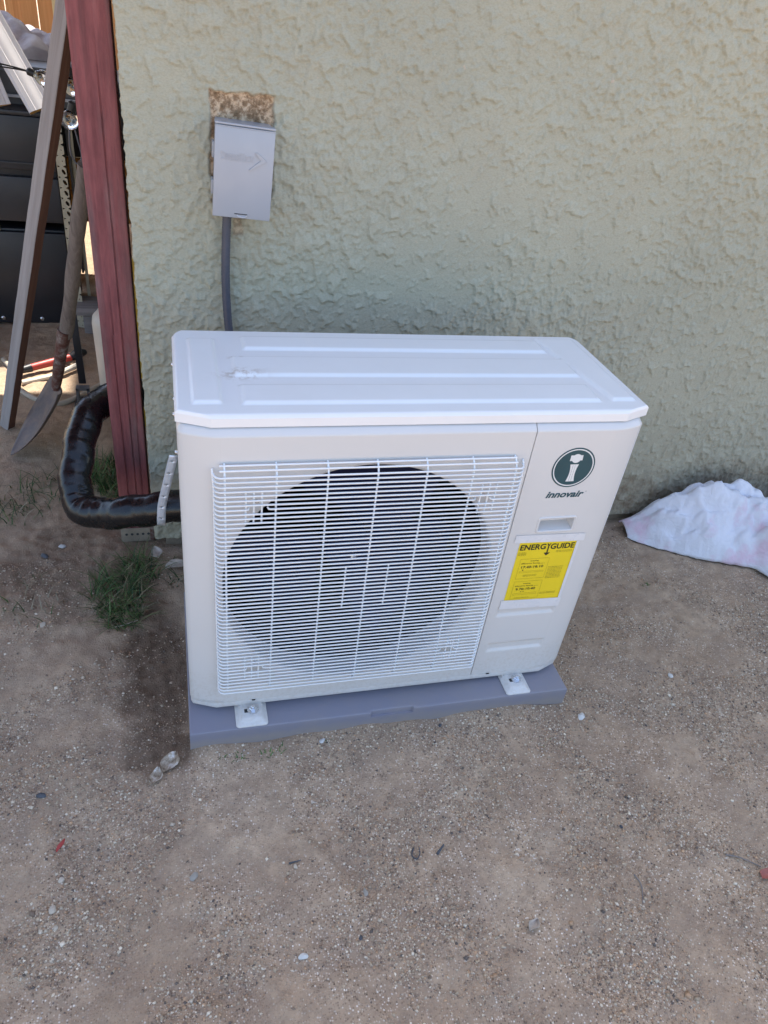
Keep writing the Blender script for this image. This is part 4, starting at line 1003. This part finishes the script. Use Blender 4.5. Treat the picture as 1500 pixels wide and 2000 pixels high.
# crumpled grey tarp in the sun
U, Vv = np.meshgrid(np.linspace(0, 1, 70), np.linspace(0, 1, 60))
tx = -1.25 + 0.83 * U; ty = 2.72 + 0.62 * Vv
tz = 1.052 + 0.17 * np.clip(1 - ((U - 0.30) / 0.72) ** 2, 0, 1) * np.sin(np.pi * np.clip(Vv * 0.9 + 0.05, 0, 1)) ** 0.7 + 0.05 * np.abs(fbm(tx * 5, ty * 4, 3)) + 0.03 * np.sin((tx * 1.3 + ty * 0.7) * 30) * Vv * (1 - Vv) * 3
tz = np.where((Vv < 0.02) | (U > 0.985), 0.98, tz)
tz = np.where((ty > 2.86) | (U > 0.985), tz, tz)
mb = MB(); mb.grid(np.stack([tx, ty, tz], -1)); tp = mb.build('crumpled_tarp', M['tarp'], off=(-0.8, 3.0, 0.95), ang=180)
md = tp.modifiers.new('thick', 'SOLIDIFY'); md.thickness = 0.004
tag(tp, 'crumpled pale grey tarp in the sun on the grey tote', 'tarp')

# string light: wire and three bulbs
sl = empty('string_light', (-0.4, 1.9, 1.1), 'black string light wire with clear round bulbs by the grey stake', 'string light')
MB().tube(cat([(-1.1, 2.12, 1.17), (-0.75, 2.1, 1.12), (-0.535, 2.1, 1.098), (-0.435, 2.08, 1.085), (-0.36, 1.95, 1.10), (-0.285, 1.62, 1.14), (-0.262, 1.60, 1.175)], 8), 0.0028, 6).build('wire', M['socket'], sl)
MB().tube(cat([(-1.1, 2.12, 1.14), (-0.75, 2.1, 1.095), (-0.535, 2.1, 1.090), (-0.435, 2.08, 1.085)], 8), 0.0026, 6).build('wire', M['socket'], sl)
MB().tube(cat([(-0.262, 1.60, 1.175), (-0.25, 1.58, 1.10), (-0.272, 1.56, 1.05), (-0.262, 1.55, 0.98), (-0.255, 1.55, 0.93), (-0.270, 1.55, 0.905), (-0.286, 1.55, 0.935), (-0.284, 1.55, 0.99), (-0.275, 1.56, 1.04)], 8), 0.0026, 6).build('wire', M['conduit'], sl)
def bulb(c, d, r):
    c = Vector(c); q = Vector(d).normalized().to_track_quat('Z', 'Y').to_matrix().to_4x4(); T = Matrix.Translation(c) @ q
    prof = [(max(0.0005, r * math.sin(R_(a))), -r * math.cos(R_(a))) for a in range(2, 141, 12)] + [(0.5 * r, r * 0.95), (0.45 * r, r * 1.15)]
    b_ = MB().lathe(prof, 20, T).build('bulb', M['glass'], sl, ang=80)
    MB().lathe([(0.5 * r, r * 1.1), (0.52 * r, r * 1.9), (0.3 * r, r * 2.1)], 12, T).build('socket', M['socket'], b_)
    MB().tube([T @ Vector((0.25 * r * math.cos(k * 2.1), 0.25 * r * math.sin(k * 2.1), r * (0.6 - 0.12 * k))) for k in range(9)], 0.0009, 5).build('filament', M['filament'], b_)
bulb((-0.405, 2.05, 1.075), (-1, 0.1, 0.35), 0.025); bulb((-0.266, 1.6, 1.115), (-0.1, 0, 1), 0.026); bulb((-0.276, 1.52, 1.035), (0.35, -0.1, 1), 0.027)

# fence far behind
fe = empty('board_fence', (-1.5, 5.2, 0), 'orange cedar board fence at the far end of the yard', 'fence')
r3 = random.Random(2)
edges = [-0.602 - 0.0 , -0.683, -0.795, -0.884, -0.972]
x = -0.690
k = 0
while x > -3.6:
    wd = 0.100 if k < 4 else 0.135; gap = 0.008 if k % 2 == 0 else 0.003
    MB().box(x - wd + gap, x, 5.2 + r3.uniform(-.006, .006), 5.22 + r3.uniform(-.003, .003), 0.05, 1.85 + r3.uniform(-.01, .01)).build('board', M['fence'], fe, ang=None)
    x -= wd; k += 1
for z in (0.35, 1.5): MB().box(-3.6, -0.69, 5.222, 5.26, z, z + 0.09).build('rail', M['fence'], fe, ang=None)
MB().box(-0.688, -0.59, 5.17, 5.26, 0.0, 1.95).build('post', M['fencepost'], fe, bevel=0.003)
x = -0.582; 
while x < -0.1:
    MB().box(x, x + 0.128, 5.2, 5.22, 0.05, 1.85).build('board', M['fence'], fe, ang=None); x += 0.135
bb = MB().box(-1.6, -0.52, 3.6, 4.0, 0.0, 0.90).build('dark_bin', M['black'], off=(-1.0, 3.9, 0), bevel=0.02); tag(bb, 'dark bin in front of the cedar fence', 'bin')

# bucket, rod, lopper, cord, level
bk = empty('plastic_bucket', (-0.197, 1.74, 0), 'cream plastic bucket partly hidden behind the red post', 'bucket')
MB().lathe([(0.097, 0.004), (0.101, 0.02), (0.104, 0.2), (0.106, 0.30), (0.102, 0.325), (0.085, 0.345), (0.04, 0.352), (0.001, 0.354)], 36, Matrix.Translation((-0.197, 1.74, 0))).build('tub', M['bucket'], bk, ang=60)
mb = MB(); P = np.array([[(-0.197 + r * math.cos(R_(a)), 1.74 + r * math.sin(R_(a)), z) for a in range(-75, 21, 5)] for z, r in ((0.06, 0.0975), (0.28, 0.107))]); mb.grid(P); mb.build('paper_label', M['redlabel'], bk, ang=80)
rd = empty('metal_bar', (-0.33, 1.62, 0), 'flat black metal bar with square bracket standing behind the wrapped pipe', 'bar')
MB().bar((-0.352, 1.62, 0.375), (-0.349, 1.62, 0.10), 0.026, 0.008, (0, -1, 0)).build('bar', M['black'], rd, bevel=0.001)
mb = MB()
for a, b in (((-0.372, 1.60, 0.09), (-0.325, 1.60, 0.09)), ((-0.372, 1.60, 0.03), (-0.325, 1.60, 0.03)), ((-0.368, 1.60, 0.026), (-0.368, 1.60, 0.094)), ((-0.329, 1.60, 0.026), (-0.329, 1.60, 0.094))): mb.bar(a, b, 0.009, 0.03, (0, -1, 0))
mb.build('bracket', M['grey_tote'], rd)
MB().box(-0.385, -0.31, 1.58, 1.66, -0.005, 0.024).build('foot', M['black'], rd, bevel=0.002)
lp = empty('garden_lopper', (-0.52, 1.98, 0), 'red handled garden tool lying on the sunlit ground', 'garden tool')
MB().tube([(-0.575, 1.90, 0.032), (-0.50, 1.945, 0.036), (-0.43, 1.985, 0.04)], [0.015, 0.016, 0.014], 12).build('handle', M['redtool'], lp)
MB().tube([(-0.612, 1.878, 0.03), (-0.576, 1.899, 0.032)], [0.014, 0.0175], 12).build('grip', M['black'], lp)
MB().tube([(-0.43, 1.985, 0.04), (-0.40, 2.005, 0.05), (-0.375, 2.03, 0.045)], [0.016, 0.024, 0.012], 10).build('joint', M['black'], lp)
MB().tube([(-0.43, 2.0, 0.05), (-0.47, 2.02, 0.03), (-0.50, 2.02, 0.012)], [0.009, 0.006, 0.002], 8).build('blade', M['rust'], lp)
MB().tube([(-0.60, 1.80, 0.012), (-0.48, 1.86, 0.016), (-0.40, 1.93, 0.03)], [0.010, 0.011, 0.012], 10).build('handle', M['bucket'], lp)
cr = MB().tube(cat([(-0.70, 2.02, 0.012), (-0.645, 1.90, 0.014), (-0.628, 1.80, 0.014), (-0.58, 1.71, 0.014), (-0.515, 1.645, 0.014), (-0.44, 1.62, 0.013), (-0.36, 1.70, 0.013), (-0.22, 1.90, 0.012)], 10), 0.0105, 10).build('beige_hose', M['cord'], off=(-0.58, 1.75, 0))
tag(cr, 'pale beige hose curling over the dirt behind the shovel', 'hose')
yl = MB().bar((-0.116, 1.46, 0.0), (-0.112, 1.40, 0.66), 0.018, 0.045, (1, 0, 0)).build('spirit_level', M['ylevel'], off=(-0.11, 1.2, 0), bevel=0.002); tag(yl, 'yellow level standing between the red post and the wall', 'level')

# ------------------------------------------------------------------ grass, leaves, stones, twigs
r4 = random.Random(11); V = []; F = []; T = []
def blade_(x, y, L, az, lean, wd, colr):
    z = gz(x, y) - 0.004; b = len(V); dirx, diry = math.cos(az), math.sin(az)
    for k in range(5):
        t = k / 4; out = lean * L * t ** 1.6; hh = L * t * (1 - 0.45 * lean * t)
        wv = wd * (1 - t) ** 0.7 * 0.5 + 0.0002
        px, py, pz = x + dirx * out, y + diry * out, z + hh
        V.extend([(px - diry * wv, py + dirx * wv, pz), (px + diry * wv, py - dirx * wv, pz)]); T.extend([colr, colr])
        if k: F.append((b + 2 * k - 2, b + 2 * k - 1, b + 2 * k + 1, b + 2 * k))
def clump(cx, cy, rx, ry, n, L, cols, flat=0.5):
    for _ in range(n):
        a = r4.random() * 2 * math.pi; q = math.sqrt(r4.random())
        c = r4.choice(cols); k = r4.uniform(0.6, 1.3); c = tuple(v * k for v in c) + (1.0,)
        blade_(cx + rx * q * math.cos(a), cy + ry * q * math.sin(a), L * r4.uniform(0.4, 1.2), r4.random() * 6.28, r4.uniform(flat * 0.4, flat * 1.5), r4.uniform(0.002, 0.0045), c)
G1 = [(0.04, 0.085, 0.02), (0.06, 0.12, 0.03), (0.03, 0.065, 0.02), (0.11, 0.16, 0.05), (0.16, 0.17, 0.07)]; DRY = [(0.22, 0.17, 0.10), (0.30, 0.25, 0.17)]
clump(-0.185, 0.50, 0.075, 0.10, 260, 0.075, G1 + DRY[:1], 1.0); clump(-0.13, 0.60, 0.055, 0.08, 170, 0.07, G1 + DRY[:1], 1.0); clump(-0.17, 0.42, 0.06, 0.06, 170, 0.06, G1 + DRY, 0.9)
clump(-0.26, 1.12, 0.07, 0.10, 260, 0.09, G1, 0.7); clump(-0.22, 1.02, 0.05, 0.06, 120, 0.07, G1, 0.8)
clump(-0.44, 1.02, 0.14, 0.10, 110, 0.08, G1[:2] + DRY, 1.0); clump(-0.50, 0.93, 0.10, 0.08, 60, 0.07, G1 + DRY, 1.0); clump(-0.40, 0.5, 0.1, 0.12, 50, 0.05, DRY + G1[:1], 1.0)
for cx, cy, n in ((0.195, -0.087, 12), (0.165, -0.097, 12), (0.105, -0.092, 16), (0.31, -0.075, 6), (0.06, -0.085, 6), (1.45, 0.36, 14), (0.85, -0.17, 5)): clump(cx, cy, 0.014, 0.012, n, 0.014, [(0.06, 0.13, 0.03), (0.09, 0.17, 0.04)], 0.9)
clump(0.0, 0.57, 0.07, 0.08, 90, 0.05, DRY + G1[:1], 1.0)
me = bpy.data.meshes.new('grass'); me.from_pydata(V, [], F)
ca = me.color_attributes.new('tone', 'FLOAT_COLOR', 'POINT'); ca.data.foreach_set('color', np.array(T, np.float32).ravel())
tag(link('grass', me, M['grass']), 'green and dry grass growing beside the pad and under the pipe', 'grass', kind='stuff')

# loose gravel: a great many small grains
N = 96000; rs = np.random.RandomState(5)
gx_ = rs.uniform(-0.75, 1.9, N * 4); gy_ = rs.uniform(-0.88, 0.9, N * 4)
wgt = np.clip(0.42 + 2.4 * fbm(gx_ * 4 + 4, gy_ * 4, 4), 0.03, 1.2) * (0.25 + 0.75 * sst(0.55, -0.2, gy_)) * (1 - 0.85 * np.exp(-(((gx_ + 0.075) / 0.105) ** 2 + ((gy_ - 0.18) / 0.33) ** 2) ** 2))
keep = (rs.rand(N * 4) < wgt) & ~((gx_ > PX0 - .004) & (gx_ < PX1 + .004) & (gy_ > PY0 - .004) & (gy_ < PY1)) & (gy_ < 0.685)
gx_, gy_ = gx_[keep][:N], gy_[keep][:N]; n = len(gx_)
sz = 0.0009 + 0.0022 * rs.rand(n) ** 2.5 + 0.003 * (rs.rand(n) > 0.99) * rs.rand(n)
ico = np.array([(1, 0, 0), (-1, 0, 0), (0, 1, 0), (0, -1, 0), (0, 0, 1), (0, 0, -1)]) * 1.15
icf = np.array([(0, 2, 4), (2, 1, 4), (1, 3, 4), (3, 0, 4), (2, 0, 5), (1, 2, 5), (3, 1, 5), (0, 3, 5)])
sc3 = np.stack([rs.uniform(0.7, 1.4, n), rs.uniform(0.7, 1.4, n), rs.uniform(0.45, 0.85, n)], -1) * sz[:, None]
ang = rs.rand(n) * 6.28; ca_, sa_ = np.cos(ang), np.sin(ang)
B = ico[None] * (1 + 0.45 * (rs.rand(n, 6, 1) - 0.5)) * sc3[:, None]
BX = B[..., 0] * ca_[:, None] - B[..., 1] * sa_[:, None] + gx_[:, None]; BY = B[..., 0] * sa_[:, None] + B[..., 1] * ca_[:, None] + gy_[:, None]
BZ = B[..., 2] + (ground_h(gx_, gy_) + sz * 0.25)[:, None]
me = fast_mesh('gravel', np.stack([BX, BY, BZ], -1).reshape(-1, 3), (icf[None] + (np.arange(n) * 6)[:, None, None]).reshape(-1, 3))
pal = np.array([(0.40, 0.33, 0.26), (0.30, 0.23, 0.18), (0.52, 0.46, 0.39), (0.22, 0.17, 0.14), (0.42, 0.29, 0.2), (0.12, 0.105, 0.1), (0.62, 0.57, 0.5), (0.34, 0.27, 0.22)])
pal = pal * np.array([1.25, 1.16, 1.02])
tone = pal[rs.choice(len(pal), n, p=[.24, .2, .13, .1, .09, .04, .06, .14])] * rs.uniform(0.75, 1.15, (n, 1))
tone = np.repeat(np.concatenate([tone, np.ones((n, 1))], 1)[:, None], 6, 1).reshape(-1, 4)
ca = me.color_attributes.new('tone', 'FLOAT_COLOR', 'POINT'); ca.data.foreach_set('color', tone.astype(np.float32).ravel())
tag(link('gravel', me, M['pebble']), 'fine pale gravel scattered over the dirt', 'gravel', kind='stuff')

def stone(x, y, sx, sy, szz, mat, label, seed, name='stone', cat_='stone'):
    bm = bmesh.new(); bmesh.ops.create_icosphere(bm, subdivisions=2, radius=1.0); rr = random.Random(seed); a = rr.random() * 6.28
    pl_ = [(Vector((rr.uniform(-1, 1), rr.uniform(-1, 1), rr.uniform(-.6, 1))).normalized(), rr.uniform(0.55, 0.85)) for _ in range(9)]
    for v in bm.verts:
        for nn, d in pl_:
            k = v.co.dot(nn)
            if k > d: v.co -= nn * (k - d)
        v.co = Vector((v.co.x * sx, v.co.y * sy, v.co.z * szz)); v.co = Matrix.Rotation(a, 3, 'Z') @ v.co
    me = bpy.data.meshes.new(name); bm.to_mesh(me); bm.free(); smooth(me, 28)
    o = link(name, me, mat, off=(x, y, gz(x, y) + szz * 0.42)); return tag(o, label, cat_, 'loose stones on the dirt')
stone(-0.009, -0.354, 0.011, 0.009, 0.006, M['stone_grey'], 'grey triangular stone on the dirt in front of the pad', 1)
stone(-0.267, -0.372, 0.0085, 0.0085, 0.007, M['stone_pale'], 'larger pale stone of the close pair at lower left', 2)
stone(-0.259, -0.406, 0.0055, 0.0045, 0.004, M['stone_pale'], 'smaller pale stone of the close pair at lower left', 3)
stone(-0.258, -0.315, 0.007, 0.006, 0.005, M['stone_pale'], 'pale stone at far left below the red leaf', 31)
stone(0.182, -0.544, 0.007, 0.010, 0.006, M['stone_white'], 'oval whitish stone near the bottom of the picture', 4)
stone(0.982, -0.105, 0.017, 0.010, 0.005, M['stone_white'], 'flat white stone chip beside the right end of the pad', 5)
stone(1.311, -0.013, 0.011, 0.007, 0.006, M['stone_white'], 'white stone lying right of the heat pump', 6)
stone(0.193, -0.372, 0.0065, 0.0055, 0.005, M['stone_pale'], 'pale round stone in front of the left mounting foot', 7)
stone(0.325, -0.445, 0.010, 0.006, 0.0035, M['stone_grey'], 'flat light grey stone in the middle foreground', 8)
stone(-0.314, -0.122, 0.012, 0.008, 0.006, M['stone_dark'], 'dark blue grey stone at the left edge of the dirt', 9)
stone(0.299, -0.079, 0.011, 0.006, 0.003, M['stone_white'], 'pale chip lying against the front of the pad', 10)
stone(0.295, -0.53, 0.004, 0.006, 0.004, M['stone_dark'], 'small black stone in the lower middle foreground', 12)
stone(0.93, -0.41, 0.006, 0.004, 0.004, M['stone_dark'], 'small dark stone in the right foreground dirt', 13)
stone(0.60, -0.075, 0.006, 0.005, 0.004, M['stone_dark'], 'small dark lump just in front of the pad', 14)
stone(0.51, -0.175, 0.005, 0.004, 0.004, M['stone_pale'], 'tiny pale stone below the middle of the pad', 15)
stone(-0.40, 0.70, 0.016, 0.011, 0.009, M['stone_dark'], 'black lump in the loose soil left of the wrapped pipe', 16)
stone(-0.355, 0.745, 0.012, 0.010, 0.008, M['stone_white'], 'white stone in the loose soil below the wrapped pipe bend', 17)
stone(-0.37, 0.40, 0.012, 0.008, 0.007, M['stone_pale'], 'pinkish stone on the soil left of the grass clump', 18)
# dry leaves
def leaf(x, y, L, wd, az, curl, mat, label, name='leaf', tilt=0.0, lift=0.006):
    P = np.zeros((9, 7, 3)); z0 = gz(x, y) + lift
    for i in range(9):
        t = i / 8; hwid = wd * math.sin(math.pi * min(1, t * 0.92 + 0.06)) ** 0.8
        for j in range(7):
            s_ = -1 + j / 3
            lx_ = (t - 0.5) * L; ly_ = s_ * hwid + 0.15 * wd * math.sin(t * 7)
            zz = curl * (s_ * s_) * wd + curl * 0.5 * wd * math.sin(t * 5 + x * 50) + tilt * t
            P[i, j] = (x + lx_ * math.cos(az) - ly_ * math.sin(az), y + lx_ * math.sin(az) + ly_ * math.cos(az), z0 + zz)
    o = MB().grid(P).build(name, mat, off=(x, y, z0), ang=60); md = o.modifiers.new('thick', 'SOLIDIFY'); md.thickness = 0.0006
    return tag(o, label, 'leaf')
leaf(-0.050, -0.078, 0.050, 0.019, 0.9, 0.55, M['leaf'], 'larger dry curled leaf at the left front corner of the pad', 'dry_leaf')
leaf(-0.082, -0.112, 0.042, 0.014, 1.2, 0.6, M['leaf'], 'smaller dry whitish leaf left of the pad corner', 'dry_leaf')
leaf(-0.266, -0.239, 0.030, 0.0045, 1.1, 0.5, M['redleaf'], 'thin red leaf on the dirt at lower left', 'red_leaf')
leaf(1.199, -0.573, 0.030, 0.012, 0.4, 0.5, M['pinkleaf'], 'rusty pink leaf at the right edge beside the twig', 'fallen_leaf')
leaf(0.641, -0.573, 0.032, 0.010, 0.6, 0.8, M['shred'], 'crumpled clear plastic shred in the right foreground', 'plastic_shred')['category'] = 'litter'
leaf(-0.02, 0.60, 0.07, 0.02, 0.2, 0.4, M['shred'], 'pale grey dry leaf under the wrapped pipe beside the wall', 'dry_leaf', lift=0.012)
leaf(-0.08, 0.66, 0.05, 0.018, 1.8, 0.5, M['shred'], 'grey dead leaf at the foot of the red post', 'dry_leaf', lift=0.012)
def twig(pts, r, mat, label, name='twig', cat_='twig'):
    p = [Vector((x, y, gz(x, y) + dz)) for x, y, dz in pts]; p2 = cat(p, 6)
    o = MB().tube(p2, [r * (1 - 0.5 * i / len(p2)) for i in range(len(p2))], 6).build(name, mat, off=tuple(p[0]), ang=80); return tag(o, label, cat_)
twig([(1.136, -0.515, 0.003), (1.165, -0.53, 0.008), (1.202, -0.554, 0.005)], 0.0022, M['twig'], 'grey twig lying at the right edge of the foreground')
twig([(0.905, -0.515, 0.002), (0.908, -0.54, 0.004), (0.893, -0.575, 0.002)], 0.0018, M['twig'], 'thin curved twig on the dirt right of centre')
twig([(0.445, -0.375, 0.002), (0.436, -0.392, 0.004), (0.444, -0.402, 0.004), (0.454, -0.392, 0.004), (0.457, -0.375, 0.002)], 0.0016, M['stone_dark'], 'small loop of black plastic on the foreground dirt', 'plastic_loop', 'litter')
twig([(0.492, -0.397, 0.002), (0.512, -0.380, 0.004)], 0.0034, M['stone_dark'], 'short dark splinter beside the black plastic loop', 'wood_splinter', 'splinter')
twig([(0.180, -0.362, 0.003), (0.205, -0.362, 0.004)], 0.002, M['stone_dark'], 'short dark twig touching a pale stone in the foreground')
twig([(-0.20, 0.375, 0.004), (-0.165, 0.385, 0.008), (-0.13, 0.40, 0.004)], 0.0022, M['shred'], 'pale dry stem at the edge of the grass clump')
